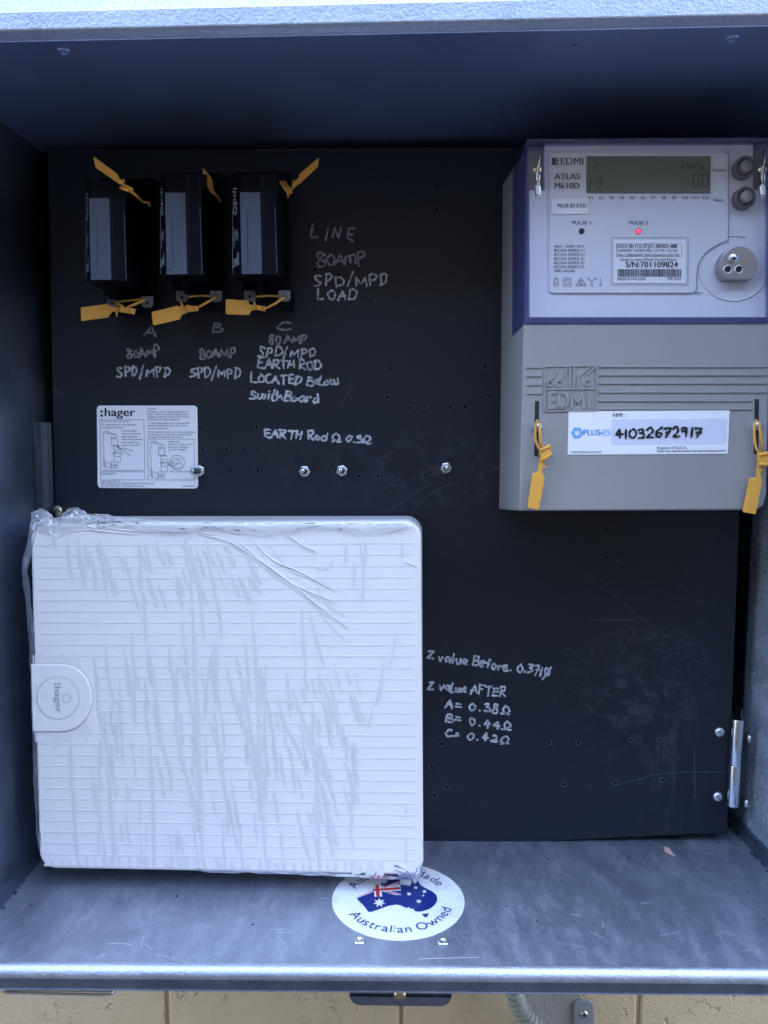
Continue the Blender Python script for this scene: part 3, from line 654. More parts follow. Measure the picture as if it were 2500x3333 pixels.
for q in ([(1060, 760), (1160, 772)], [(1090, 780), (1150, 790), (1190, 876), (1080, 880), (1064, 860), (1150, 820)], [(1088, 820), (1160, 826)], [(1060, 850), (1090, 872)]):
    for a, e in zip(q, q[1:]): ln([a, e])
for r in (24, 9): ln([(1052 + r * math.cos(a * .52), 820 + r * 1.25 * math.sin(a * .52)) for a in range(12)], .6, True)
b.build('diagram', M['ink_line'], st)
# ------------------------------------------------------------------ fuse holders
def fuse(du, dv, sx, label, letters, ce, bk_):
    """one service fuse holder; measured on the third one, shifted by du, dv photo points"""
    def q(u, v, y): return P((u - 815) * sx + 815 + du + bk_ * max(0, min(1, (y - .575) / .03)), v + dv, y)
    th = thing('fuse_holder', q(860, 945, .636), label, 'fuse holder', 'fuse holders in a row on the panel')
    vt, vb = 566, 893
    yf, y1, yb = .560, .570, .632
    def ring(v, k=0, bk=0):
        return [q(783 - ce, v + k, y1), q(783, v, yf), q(850, v, yf), q(858, v, yf + .002), q(898, v + k, yf + .004), q(903, v + k, yf + .016), q(930, v + bk, yb), q(800, v + bk, yb)]
    b = B(); b.loft(ring(vt), ring(vb, 4, 46)); body = b.build('body', M['fuse'], th, bevel=.0007)
    b = B(); b.slab([((u - 815) * sx + 815 + du, v + dv) for u, v in ((781, 626), (846, 626), (853, 891), (787, 892))], yf - .0004, yf - .0001)
    lab = b.build('front_label', M['fuse_label'], th)
    b = B()
    for q_ in ([(805, 690), (807, 873)], [(787, 876), (806, 876)]): b.ribbon([((u - 815) * sx + 815 + du, v + dv) for u, v in q_], .8, on(yf - .0006))
    b.build('label_seam', M['void'], lab)
    # white print on the chamfer, reading downwards
    A0, A1, Z0 = q(783 - ce, 570, y1), q(783, 566, yf), q(783 - ce, 897, y1)
    nrm = (A1 - A0).cross(Z0 - A0).normalized(); nrm = nrm if nrm.y < 0 else -nrm
    def ch(u, v):                                   # u,v in photo points on the slanted face
        uu = (u - 756) / 27.0; y = y1 + (yf - y1) * uu; p = q(783 - ce * (1 - uu), v, y); return p + nrm * .0003
    b = B()
    b.text('ipd', (761, 612), (761, 665), 12, lambda u, v: ch(u, v), .012) if letters else None
    for r in (8.5, 6): b.ribbon([(766 + r * .7 * math.cos(a * .39), 683 + (8.5 - r) * 1.2 + r * 2.0 * math.sin(a * .39)) for a in range(16)], .75, ch, closed=True)
    b.ribbon([(771 + 4.5 * math.cos(a * .39), 766 + 17 * math.sin(a * .39)) for a in range(16)], .55, ch, closed=True)
    b.text('ST', (769, 755), (769, 778), 6, ch, .02)
    b.text('ST1002BBWAI', (760, 742), (762, 808), 3.6, ch, .01); b.text('AS60269', (773, 822), (774, 862), 5, ch, .03); b.text('500V', (767, 840), (768, 866), 5, ch, .03); b.text('100A', (761, 844), (761, 870), 5, ch, .03)
    b.ribbon([(757.6, 690), (758.5, 890)], .5, ch)
    b.build('printed_text', M['ink_white'], body, recalc=False)
    b = B(); b.ribbon([(v_[0], v_[1]) for v_ in (((895 - 815) * sx + 815 + du, 670 + dv), ((902 - 815) * sx + 815 + du, 890 + dv))], 1.0, on(yf + .0032)); b.build('edge_line', M['fuse_label'], body)  # grey line painted as the highlight on the body's step
    b = B(); b.loft([q(838, 905, .575), q(848, 905, .575), q(848, 955, .575), q(842, 955, .575)], [q(852, 905, .632), q(860, 905, .632), q(862, 962, .632), q(854, 962, .632)]); b.build('centre_rib', M['fuse'], th)
    b = B(); b.loft([q(762, 560, .622), q(945, 560, .622), q(945, 950, .622), q(790, 950, .622)], [q(762, 560, .6395), q(945, 560, .6395), q(945, 968, .6395), q(790, 968, .6395)]); b.build('base', M['fuse'], th, bevel=.0007)
    for (u0, u1) in ((794, 832), (906, 945)):
        b = B(); px_ = [(u0, 945), (u1, 945), (u1, 972), (u1 - 8, 981), (u0 + 8, 981), (u0, 975)]
        b.loft([q(u, v, .606) for u, v in px_], [q(u, v, .606) + Vector((0, .0016, 0)) for u, v in px_]); tb = b.build('sealing_tab', M['tab'], th, bevel=.0003)
        b = B(); cc = q((u0 + u1) / 2, 966, .6058); b.cyl(cc, cc + Vector((0, .0012, 0)), .0013, n=14); b.build('hole', M['void'], tb)
    for uc in (826, 930):
        b = B(); top_ = q(uc, 950, .626); bo = top_ + Vector((0, 0, -.0135)); r = .0068
        b.lathe(bo, (0, 0, 1), [(r, .0135), (r, 0), (r * .74, 0), (r * .74, .010), (0, .010)]); b.build('terminal_tube', M['fuse'], th)
    return th
fuse(-491, 19, 1.0, 'black fuse holder with grey label nearest the left wall, above handwritten A', True, 12, 44)
fuse(-244, 1, 1.0, 'black fuse holder with grey label between the other two, above handwritten B', True, 17, 22)
fuse(0, 0, 1.0, 'black fuse holder with grey label nearest the word LINE, above handwritten C', True, 27, 0)
# ------------------------------------------------------------------ orange pull-tight seals
def seal(label, flag, neck, clasp, straps, y, yb=None, tooth=None, th_=.0012):
    c_ = P(*flag[0], y); th = thing('security_seal', c_, label, 'seal', 'orange plastic security seals')
    yb = yb or y
    f = lambda u, v: y                      # the flag may lean in depth from its clasp end
    b = B(); px_ = rquad(flag, 4, 3)
    a = [P(u, v, y) for u, v in px_]; b.loft(a, [p + Vector((0, th_, 0)) for p in a]); b.build('flag', M['orange'], th, bevel=.0002)
    b = B(); a = [P(u, v, y + .0001) for u, v in neck]; b.loft(a, [p + Vector((0, th_ * .8, 0)) for p in a])
    if tooth: a = [P(u, v, y + .0001) for u, v in tooth]; b.loft(a, [p + Vector((0, th_ * .8, 0)) for p in a])
    b.build('neck', M['orange'], th, bevel=.00015)
    if clasp:
        b = B()
        a = [P(u, v, y - .0012) for u, v in clasp]; b.loft(a, [p + Vector((0, .0034, 0)) for p in a])
        # ribbed barrel along the long side of the clasp
        p0, p1, p2 = [Vector(q) for q in clasp[:3]]
        cl = b.build('clasp', M['orange'], th, bevel=.0005)
        b = B()
        for k in (.15, .85): 
            s_ = p0.lerp(p1, k); e_ = Vector(clasp[3]).lerp(p2, k); b.cyl(P(s_.x, s_.y, y - .0015), P(e_.x, e_.y, y - .0015), .00085, n=8)
        s_ = p0.lerp(p1, .1); e_ = p0.lerp(p1, .9); 
        b.build('ridges', M['orange'], cl)
    if straps:
        b = B()
        for pts in straps: b.tube([P(u, v, yy) for u, v, yy in pts], [.0008 + .0002 * (i % 2) for i in range(len(pts))], n=8)
        b.build('strap', M['orange'], th)
    return th
def c3(x, y): return (200 + .5425 * x, 470 + .5425 * y)       # crop of the fuse row
def cm(x, y): return (1600 + .5425 * x, 1040 + .5425 * y)     # crop of the meter's lower cover
X3 = lambda L: [c3(*q) for q in L]
XM = lambda L: [cm(*q) for q in L]
S3 = lambda L, y: [(*c3(a, b_), yy) for (a, b_, yy) in L]
seal('orange seal under the first fuse holder, its flag tilted up to the right', X3([(115, 978), (278, 956), (284, 1036), (118, 1060)]), X3([(278, 962), (300, 972), (345, 976), (348, 1000), (304, 1004), (284, 1028)]), X3([(345, 972), (440, 985), (432, 1018), (340, 1003)]),
     [S3([(308, 938, .600), (340, 958, .597), (372, 974, .594)], 0), S3([(505, 930, .600), (450, 955, .597), (395, 978, .594)], 0), S3([(306, 936, .608), (350, 940, .612), (395, 937, .612), (440, 932, .612), (503, 930, .608)], 0)], .594, tooth=X3([(322, 1000), (338, 1000), (334, 1034), (328, 1030)]))
seal('orange seal under the second fuse holder, the lowest and most tilted flag', X3([(540, 1006), (702, 966), (714, 1048), (550, 1086)]), X3([(702, 974), (722, 966), (768, 982), (760, 1006), (722, 1022), (712, 1040)]), X3([(742, 962), (815, 970), (818, 996), (752, 1004)]),
     [S3([(722, 930, .600), (718, 950, .597), (728, 972, .594)], 0), S3([(932, 915, .600), (870, 950, .597), (808, 985, .594)], 0), S3([(722, 920, .608), (780, 910, .612), (840, 906, .612), (932, 912, .608)], 0)], .594)
seal('orange seal under the third fuse holder, its flag level', X3([(985, 928), (1122, 936), (1128, 1023), (985, 1018)]), X3([(1122, 952), (1136, 962), (1180, 968), (1182, 990), (1142, 996), (1128, 1012)]), X3([(1165, 962), (1225, 972), (1220, 1000), (1170, 992)]),
     [S3([(1340, 915, .600), (1290, 950, .597), (1225, 985, .594)], 0), S3([(1130, 915, .608), (1190, 910, .612), (1250, 907, .612), (1340, 913, .608)], 0)], .594, tooth=X3([(1150, 965), (1166, 965), (1160, 938), (1154, 940)]))
seal('dull orange seal rising left above the first fuse holder', X3([(190, 70), (338, 178), (352, 240), (204, 138)]), X3([(336, 190), (372, 225), (380, 258), (345, 232)]), X3([(345, 262), (375, 238), (432, 268), (395, 282)]),
     [S3([(400, 268, .560), (440, 300, .566), (490, 345, .575)], 0), S3([(488, 344, .575), (525, 350, .578), (530, 372, .580)], 0)], .558, tooth=X3([(362, 225), (378, 225), (376, 208), (370, 206)]))
seal('dull orange seal seen edge on above the second fuse holder', X3([(848, 138), (902, 205), (914, 272), (850, 214)]), X3([(850, 214), (912, 268), (928, 300), (905, 302)]), None, [S3([(915, 290, .596), (935, 310, .6), (954, 345, .604)], 0)], .592)
seal('dull orange seal rising right above the third fuse holder', X3([(1544, 78), (1538, 132), (1422, 242), (1426, 180)]), X3([(1428, 190), (1420, 236), (1386, 268), (1378, 250)]), X3([(1292, 212), (1345, 222), (1384, 285), (1358, 300)]),
     [S3([(1375, 270, .592), (1388, 262, .592), (1400, 240, .590)], 0), S3([(1358, 300, .596), (1359, 318, .6)], 0)], .590, tooth=X3([(1386, 240), (1404, 222), (1400, 216), (1390, 214)]))
# ------------------------------------------------------------------ electricity meter
me = thing('electricity_meter', P(2080, 1658, .6), 'grey three phase electricity meter with clear upper cover and lit red pulse light', 'electricity meter')
b = B()                                              # case behind the clear cover
fr = [P(*q, .570) for q in ((1716, 478), (2500, 470), (2500, 1062), (1706, 1062))]
bk = [P(*q, YP - .0005) for q in ((1636, 600), (2420, 600), (2420, 1140), (1631, 1134))]
b.loft(fr, bk); b.build('case', M['meter'], me, bevel=.0008)
b = B()                                              # terminal cover
fr = [P(*q, YM) for q in ((1704, 1055), (2505, 1050), (2500, 1400), (2494, 1610), (2484, 1646), (2462, 1660), (1690, 1663))]
bk = [P(*q, YP - .0008) for q in ((1631, 1134), (2436, 1128), (2430, 1400), (2424, 1610), (2420, 1646), (2405, 1657), (1624, 1658))]
b.loft(fr, bk); b.build('terminal_cover', M['meter'], me, bevel=.0014, seg=3)
tc = me.children[-1]
# clear cover: front pane with thick blue looking edge walls
yc = .5535
b = B()
fo = [(1716, 452), (2497, 448), (2500, 1049), (1707, 1050)]
fi = [(1722, 462), (2491, 458), (2494, 1036), (1722, 1036)]
b.poly([P(*q, yc) for q in fi], 0)
fv = [P(*q, yc) for q in fo]; iv = [P(*q, yc) for q in fi]; bv = [P(*q, .604) for q in ((1668, 560), (2454, 556), (2454, 1090), (1667, 1094))]
for i in range(4):
    j = (i + 1) % 4
    b.poly([fv[i], fv[j], iv[j], iv[i]], 1); b.poly([fv[j], fv[i], bv[i], bv[j]], 1)
b.build('clear_cover', [M['clear'], M['clear_edge']], me)
cc_ = me.children[-1]
# white fascia
yf = .5640
def cf(x, y): return (1600 + .5425 * x, 420 + .5425 * y)
XF = lambda L: [cf(*q) for q in L]
b = B(); b.slab([(1773, 467), (2452, 467), (2452, 619), (2491, 619), (2491, 1033), (1723, 1033), (1723, 619), (1773, 619)], yf, yf + .005); fas = b.build('fascia', M['face'], me, bevel=.0005)
card = [(1800, 496), (2358, 496), (2368, 500), (2371, 510), (2371, 770), (2366, 784), (2330, 800), (2296, 824), (2275, 858), (2268, 893), (2268, 938), (2262, 950), (2250, 954), (1800, 954), (1790, 950), (1787, 940), (1787, 510), (1790, 500)]
b = B(); b.slab(card, yf - .0012, yf + .0002); cd = b.build('printed_card', M['card'], me, bevel=.0004)
b = B(); b.ribbon(cr(card[1:12] + card[12:14], 3), .9, on(yf - .00135)); b.build('edge_line', M['ink_line'], cd)
yt = yf - .0015; pt = on(yt)
b = B()                                              # logo squares and lettering
for q in ((362, 172, 388, 216), (391, 172, 402, 182), (391, 186, 402, 200), (391, 204, 402, 216)): b.poly([P(*cf(*p), yt) for p in ((q[0], q[1]), (q[2], q[1]), (q[2], q[3]), (q[0], q[3]))])
b.text('EDMI', cf(416, 213), cf(550, 213), 22, pt, .012); b.text('ATLAS', cf(378, 301), cf(530, 301), 18.5, pt, .022); b.text('Mk10D', cf(379, 357), cf(528, 357), 18.5, pt, .022)
b.build('logo_lettering', M['ink_grey'], cd)
b = B()
for i in range(12): b.text('E%d' % (i + 1), cf(585 + 62.6 * i - (4 if i > 8 else 0), 420), cf(608 + 62.6 * i + (6 if i > 8 else 0), 420), 9.5, pt, .015)
b.text('Connect', cf(1323, 254), cf(1403, 254), 9.5, pt, .012); b.text('Select', cf(1332, 434), cf(1390, 434), 10, pt, .012)
b.text('PULSE 1', cf(484, 572), cf(595, 572), 11, pt, .012); b.text('PULSE 2', cf(828, 572), cf(940, 572), 11, pt, .012)
for i, s in enumerate(('10kV   AOM  UC3', 'IEC/AS 62052-11', 'IEC/AS 62052-21', 'IEC/AS 62052-31', 'IEC/AS 62053-21', 'IEC/AS 62053-23', 'NMI 14/2/66')):
    b.text(s, cf(376, 711 + 24.6 * i), cf(556 if i < 6 else 500, 711 + 24.6 * i), 8.3, pt, .012)
b.build('printed_text', M['ink_grey'], cd)
b = B(); l2 = lambda pts, w=.7, cl=False: b.ribbon(XF(pts), w, on(yt - .00003 * (b.k % 9)), closed=cl)
def rectl(x0, y0, x1, y1, w=.7):
    for a, e in (((x0, y0), (x1, y0)), ((x1, y0), (x1, y1)), ((x1, y1), (x0, y1)), ((x0, y1), (x0, y0))): l2([a, e], w)
rectl(375, 899, 402, 941); rectl(382, 893, 395, 899); rectl(431, 893, 478, 941); rectl(442, 904, 467, 930)
for a, e in (((537, 893), (568, 938)), ((568, 938), (505, 938)), ((505, 938), (537, 893))): l2([a, e], .9)
l2([(537 + 13 * math.cos(k * .52), 921 + 13 * math.sin(k * .52)) for k in range(11)], .8); l2([(529, 920), (536, 928), (548, 912)], .9)
for a, e in (((586, 901), (602, 914)), ((602, 914), (619, 901)), ((602, 914), (602, 928)), ((655, 894), (655, 930))): l2([a, e])
for x, y in ((584, 898), (622, 898), (602, 934), (655, 934)): l2([(x + 6 * math.cos(k * .6), y + 6 * math.sin(k * .6)) for k in range(10)], .7, True)
b.text('Li', cf(381, 932), cf(396, 932), 11, pt)
rectl(720, 652, 1180, 936, .6)
b.build('symbols', M['ink_line'], cd)
# display
b = B(); b.slab([(1909, 508), (2314, 508), (2313, 630), (1909, 629)], yf - .0002 - .0014, yf); lcd = b.build('display', M['lcd'], me)
yd = yf - .0019; pd = on(yd)
b = B()
def seg7(x, y, w, h, segs, hw):
    S7 = {'a': ((0, 0), (1, 0)), 'b': ((1, 0), (1, .5)), 'c': ((1, .5), (1, 1)), 'd': ((0, 1), (1, 1)), 'e': ((0, .5), (0, 1)), 'f': ((0, 0), (0, .5)), 'g': ((0, .5), (1, .5))}
    for s in segs:
        (a, c1), (e, f) = S7[s]; p, r = Vector((x + a * w - c1 * 6, y + c1 * h)), Vector((x + e * w - f * 6, y + f * h)); d = (r - p) * .12
        b.ribbon([tuple(p + d), tuple(r - d)], hw, lambda u, v: P(*cf(u, v), yd))
seg7(1210, 268, 36, 80, 'abcdef', 1.9 * 1.8); seg7(1268, 268, 32, 80, 'abcdef', 1.9 * 1.8); b.ribbon([(1247, 350), (1247, 356)], 3, lambda u, v: P(*cf(u, v), yd))
b.build('reading', M['lcd_on'], lcd)
b = B(); b.text('kW h', cf(1141, 246), cf(1275, 246), 24, pd, .005)
seg7(597, 295, 1, 54, 'bc', 2.6); seg7(630, 293, 30, 56, 'abcdg', 2.6)
for x in (590, 652): b.poly([P(*cf(*q), yd) for q in ((x - 7, 363), (x + 7, 363), (x, 377))])
b.build('reading', M['lcd_on'], lcd)
b = B(); seg7(618, 212, 18, 20, 'abged', 2)
for k in range(7): b.ribbon([(655 + 22 * k, 206 - k), (663 + 22 * k, 200 - k)], 2.2, lambda u, v: P(*cf(u, v), yd))
b.build('faint_segments', M['lcd_seg'], lcd)
# white sticker and serial label
b = B(); b.slab(rrect(1795, 648, 1916, 697, 7), yf - .0020, yf - .0013); s1 = b.build('name_sticker', M['white_label'], me, bevel=.0002)
b = B(); b.text('PLUS ES ETD', cf(396, 470), cf(567, 470), 11.5, on(yf - .0023), .02); b.build('printed_text', M['ink'], s1)
b = B(); b.slab([(1999, 781), (2232, 781), (2232, 922), (1998, 921)], yf - .0018, yf - .0013); s2 = b.build('serial_label', M['white_label'], me)
pl = on(yf - .0021); b = B()
for s, x0, x1, y, h, bo in (('1D13-1B-112-27-J11-201021-400', 756, 1113, 713, 11, .02), ('3x230/400V 10(100)A 50Hz  Cl:1 Wh  Cl:2 varh', 756, 1117, 736, 8.3, .004), ('Pulse 1:1000imp/kWh  Pulse 2:Connected when ON', 756, 1125, 761, 7.6, .004), ('Direct Connect (Whole Current Meter)', 773, 1108, 791, 8.8, .003), ('S/N:701109824', 805, 1118, 830, 18.5, .02), ('MADE IN MALAYSIA', 756, 927, 907, 8.6, .003), ('FEB 2023', 1056, 1135, 905, 8.6, .003)):
    b.text(s, cf(x0, y), cf(x1, y), h, pl, bo)
for a, e in (((750, 688), (1142, 690)), ((1142, 690), (1140, 765)), ((1140, 765), (752, 764)), ((752, 764), (750, 688))): b.ribbon([cf(*a), cf(*e)], .5, pl)
b.build('printed_text', M['ink'], s2)
b = B(); x = 757; rb = random.Random(3)
while x < 1140:
    w = rb.choice((2, 2, 3, 4, 5)); b.poly([P(*cf(*q), yf - .0021) for q in ((x, 840), (x + w, 840), (x + w, 886), (x, 886))]); x += w + rb.choice((2, 2, 3, 4))
b.build('barcode', M['ink'], s2)
# diodes, buttons, optical port
for (u, v, m_) in ((1893, 753, 'led_off'), (2077, 753, 'led')):
    b = B(); b.lathe(P(u, v, yf - .0012), (0, -1, 0), [(.0021, 0), (.0021, .0004), (.0017, .0004), (.0017, .0001)], n=20); bz = b.build('pulse_light', M['led_off'], me)
    b = B(); b.lathe(P(u, v, yf - .0012), (0, -1, 0), [(.0016, 0.0002), (.0014, .0006), (.0008, .0010), (0, .0011)], n=20); b.build('lens', M[m_], bz)
for (u, v) in ((2414, 553), (2414, 651)):
    b = B(); b.lathe(P(u, v, yf), (0, -1, 0), [(.0075, 0), (.0075, .0060), (.0066, .0068), (.0056, .0060), (.0054, .001), (0, .001)], n=32); M['bezel'] = mat('shaded_button_ring', (.10, .10, .125), .35); bt = b.build('push_button', M['bezel'], me); b = B()  # bluish shadow round the cap put into the ring's dark colour
    b.lathe(P(u, v, yf), (0.12, -1, .1), [(.0042, 0.001), (.0042, .0068), (.0036, .0076), (0, .0078)], n=28); b.build('cap', M['meter'], bt)
b = B(); c0 = P(2387, 873, yf); R_ = 60 * .555 / F
prof_ = [(R_ * math.cos(a), R_ * math.sin(a)) for a in [math.radians(-46 + (272) * i / 40) for i in range(41)]]
b.loft([c0 + Vector((x, -.0085, z)) for x, z in prof_], [c0 + Vector((x, 0.0005, z)) for x, z in prof_]); M['port'] = mat('nickel_port', (.44, .41, .41), .36, 1.0); port = b.build('optical_port', M['port'], me, bevel=.0005)
b = B(); c1 = P(2388, 842, yf - .0086); b.lathe(c1, (0, -1, 0), [(.0037, -.0003), (.0037, .0004), (.0033, .0008), (0, .0008)]); sc_ = b.build('screw', M['steel'], port)
b = B(); 
for dx, dz in ((.0016, .0004), (.0004, .0016)): b.box(c1.x - dx, c1.x + dx, c1.y - .00105, c1.y - .00085, c1.z - dz, c1.z + dz)
b.build('cross_slot', M['void'], sc_)
for u in (2369, 2405):
    b = B(); c1 = P(u, 877, yf - .0086); b.lathe(c1, (0, -1, 0), [(.0032, -.0002), (.0032, .0002), (.0024, .0003), (.0022, -.0001)]); hl = b.build('lens_ring', M['steel'], port)
    b = B(); b.lathe(c1, (0, -1, 0), [(.0023, .0001), (0, .00012)]); b.build('lens', M['void'], hl)
b = B()                                              # curved step round the port
arc = [(2387 + 112 * math.cos(a), 873 + 106 * math.sin(a)) for a in [math.radians(20 + 5 * i) for i in range(0, 55)]]
arc2 = [q for q in arc if q[0] < 2490]
b.tube([P(u, v, yf - .0003) for u, v in arc2 if v < 985], .0006, n=6); b.build('moulded_ring', M['face'], me)
# wire seals
for (u, v, nm) in ((1749, 551, 'silver crimped wire seal on the left corner of the clear meter cover'), (2482, 551, 'silver crimped wire seal at the right corner of the meter, cut by the picture edge')):
    ws = thing('wire_seal', P(u, v, .551), nm, 'wire seal', 'wire seals on the meter cover')
    b = B(); b.lathe(P(u, v, .5533), (0, -1, 0), [(.0030, 0), (.0029, .0010), (.0020, .0018), (0, .0021)]); b.build('screw', M['brass'], ws)
    b = B(); b.tube([P(u + 9, v - 66, .5505), P(u + 7, v - 30, .5495), P(u + 1, v, .5505), P(u - 2, v + 24, .5495), P(u + 2, v + 56, .5495)], .00042, n=6); b.tube([P(u + 5, v - 8, .5500), P(u + 7, v + 26, .5490), P(u + 6, v + 56, .5495)], .00042, n=6)
    b.tube([P(u - 1, v + 80, .5495), P(u + 0, v + 100, .5495)], .0004, n=6); b.tube([P(u + 6, v + 80, .5495), P(u + 7, v + 97, .5495)], .0004, n=6); b.build('wire', M['steel'], ws)
    b = B(); b.slab([(u - 6, v + 52), (u + 4, v + 44), (u + 11, v + 52), (u + 12, v + 78), (u + 5, v + 86), (u - 3, v + 84)], .5470, .5515); b.build('crimp', M['steel_soft'], ws, bevel=.0007)
# terminal cover mouldings
b = B()
def rib(u0, u1, v, w=2.4, h=.0010):
    a = [P(u0, v - w, YM + .0002), P(u1, v - w, YM + .0002), P(u1, v + w, YM + .0002), P(u0, v + w, YM + .0002)]
    c_ = [P(u0 + 1, v - w * .5, YM - h), P(u1 - 1, v - w * .5, YM - h), P(u1 - 1, v + w * .5, YM - h), P(u0 + 1, v + w * .5, YM - h)]
    b.loft(c_, a)
for v in (1196, 1224, 1253, 1281): rib(1714, 1763, v)
for v in (1194, 1221, 1248, 1277): rib(1950, 2496, v)
for v in (1305, 1332): rib(1948, 2449, v)
b.build('moulded_lines', M['meter_rib'], tc)
b = B()
def emb(pts, w, h=.0009, y=None):
    p = [Vector(q) for q in pts]
    for a, e in zip(p, p[1:]):
        d = (e - a).normalized(); m_ = Vector((-d.y, d.x)) * w; a2, e2 = a - d * w * .3, e + d * w * .3
        b.loft([P(*(a2 + m_), YM - h), P(*(e2 + m_), YM - h), P(*(e2 - m_), YM - h), P(*(a2 - m_), YM - h)], [P(*(a2 + m_ * 1.4), YM + .0002), P(*(e2 + m_ * 1.4), YM + .0002), P(*(e2 - m_ * 1.4), YM + .0002), P(*(a2 - m_ * 1.4), YM + .0002)])
for q in ([(320, 282), (630, 278)], [(320, 282), (318, 550)], [(630, 278), (626, 548)], [(318, 550), (626, 548)], [(320, 420), (628, 416)]): emb(XM(q), 1.8)
for q in ([(395, 285), (392, 315), (352, 372)], [(448, 285), (447, 318), (410, 370)], [(470, 285), (468, 412)], [(496, 285), (494, 412)], [(590, 285), (520, 345), (518, 412)], [(622, 285), (574, 332), (573, 366)]): emb(XM(q), 2.6)
for x, y in ((348, 386), (404, 386), (573, 382)):
    c_ = P(*cm(x, y), YM + .0001); b.lathe(c_, (0, -1, 0), [(.0026, 0), (.0024, .0010), (.0016, .0010), (.0014, 0)], n=20)
for q in ([(348, 436), (346, 532)], [(348, 438), (384, 438)], [(347, 484), (380, 484)], [(346, 530), (384, 530)], [(406, 436), (404, 532)], [(406, 440), (440, 442), (458, 470), (456, 505), (436, 528), (404, 530)], [(478, 532), (488, 438), (515, 505), (545, 438), (552, 530)], [(584, 436), (586, 530)]): emb(XM(q), 4.0)
b.build('moulded_logo', M['meter_rib'], tc)
for (u0, v0, u1, v1, us, vs) in ((1742, 1305, 1755, 1484, 1749, 1390), (2457, 1299, 2471, 1478, 2463, 1386)):
    b = B(); b.slab([(u0, v0), (u1, v0), (u1 - 3, v1), (u0 - 3, v1)], YM - .0003, YM + .0006); sl = b.build('screw_slot', M['void'], tc)
    b = B(); b.lathe(P(us, vs, YM), (0, -1, 0), [(.0036, 0), (.0035, .0016), (.0026, .0030), (.001, .0036), (0, .0037)]); b.build('screw', M['steel_soft'], sl)
# address sticker on the terminal cover
b = B(); b.slab([(1851, 1339), (2375, 1335), (2369, 1477), (1848, 1480)], YM - .0005, YM - .0001); pl_ = b.build('number_label', M['white_label'], tc)
yy = YM - .0008; pp = on(yy)
b = B(); b.slab(rquad([(1991, 1365), (2367, 1362), (2364, 1446), (1989, 1448)], 8), YM - .0006, YM - .0004); M['field'] = mat('lilac_field', (.66, .68, .78), .35); b.build('number_field', M['field'], pl_)
b = B(); b.text('NMI :', cm(729, 585), cm(803, 584), 12.5, pp, .004); b.text('https://pluses.com.au/', cm(481, 801), cm(660, 800), 8, pp, .002); b.text('Property of PLUS-ES.', cm(995, 777), cm(1173, 776), 8.3, pp, .002); b.text('Seals may only be broken by authorised personnel', cm(995, 796), cm(1405, 793), 8.3, pp, .002); b.build('printed_text', M['ink'], pl_)
b = B(); b.text('PLUS', cm(552, 694), cm(652, 694), 18.5, pp, .012); gx, gy = cm(514, 680)
for k in range(6):
    a = k * math.pi / 3; p0, p1, p2, p3 = [(gx + r * math.cos(a + w), gy + r * math.sin(a + w)) for r, w in ((9, -.52), (19, -.36), (19, .36), (9, .52))]
    b.poly([P(*q, yy) for q in (p0, p1, p2, p3)])
b.poly([P(*q, yy) for q in circ(*cm(659, 680), 2.6, 10)])
b.build('logo', M['blue'], pl_)
b = B(); b.text('ES', cm(667, 694), cm(714, 694), 18.5, pp, -.006); b.ribbon([(gx + 12.5 * math.cos(a * .3), gy + 12.5 * math.sin(a * .3)) for a in range(21)], 2.6, on(yy - .0001), closed=True); b.build('logo', M['blue2'], pl_)
b = B(); hand(b, '41032672917', (2004, 1426), (2283, 1423), 34, 3.5, YM - .0009, jit=.02, gap=.17); b.build('handwriting', M['ink'], pl_, recalc=False)['label'] = 'black handwritten number 41032672917'
SM = lambda L: [(*cm(a, c_), y) for a, c_, y in L]
ysl = .5495
seal('orange seal hanging from the left screw slot of the meter cover', XM([(246, 918), (321, 944), (284, 1143), (216, 1128)]), XM([(276, 915), (284, 862), (290, 832), (318, 842), (312, 868), (302, 910), (318, 950), (246, 924)]), XM([(352, 745), (362, 815), (300, 860), (288, 778)]),
     [SM([(300, 778, .5495), (292, 700, .5485), (288, 620, .5480), (276, 604, .5480), (262, 640, .5490), (262, 720, .5500), (275, 760, .5500), (292, 784, .5495)])], ysl, tooth=XM([(306, 870), (334, 884), (330, 890), (304, 886)]))
seal('orange seal hanging from the right screw slot of the meter, by the picture edge', XM([(1551, 948), (1626, 966), (1585, 1170), (1508, 1156)]), XM([(1588, 945), (1594, 880), (1600, 860), (1626, 866), (1622, 884), (1614, 930), (1626, 972), (1552, 954)]), XM([(1680, 790), (1682, 885), (1606, 880), (1602, 800)]),
     [SM([(1628, 800, .5495), (1616, 700, .5485), (1606, 620, .5480), (1590, 600, .5480), (1576, 640, .5490), (1578, 730, .5500), (1590, 780, .5500), (1612, 806, .5495)])], ysl, tooth=XM([(1616, 896), (1642, 902), (1640, 908), (1616, 908)]))
# ------------------------------------------------------------------ white switchboard
sb = thing('switchboard', P(740, 2850, .6), 'white plastic switchboard with ridged lid, round latch and protective film', 'switchboard')
LQ = [(97, 1706), (1370, 1696), (1379, 2850), (128, 2826)]
def lidp(s, t_):
    a = Vector(LQ[0]).lerp(Vector(LQ[1]), s); e = Vector(LQ[3]).lerp(Vector(LQ[2]), s); return a.lerp(e, t_)
b = B(); ou = rquad(LQ, 52, 8); b.slab(ou, YB, YB + .016); b.build('lid', M['lid'], sb, bevel=.0022, seg=3, bev_angle=60)
lid = sb.children[-1]
b = B(); oq = [(101, 1700), (1371, 1690), (1378, 2846), (131, 2824)]
A_ = [P(*q, YB + .0163) for q in rquad(oq, 54, 8)]
bq = [(150, 1680), (1374, 1679), (1378, 2770), (180, 2760)]
b.loft(A_, [P(*q, .636) for q in rquad(bq, 50, 8)]); b.build('base', M['lid_base'], sb)
b = B(); nr = 30
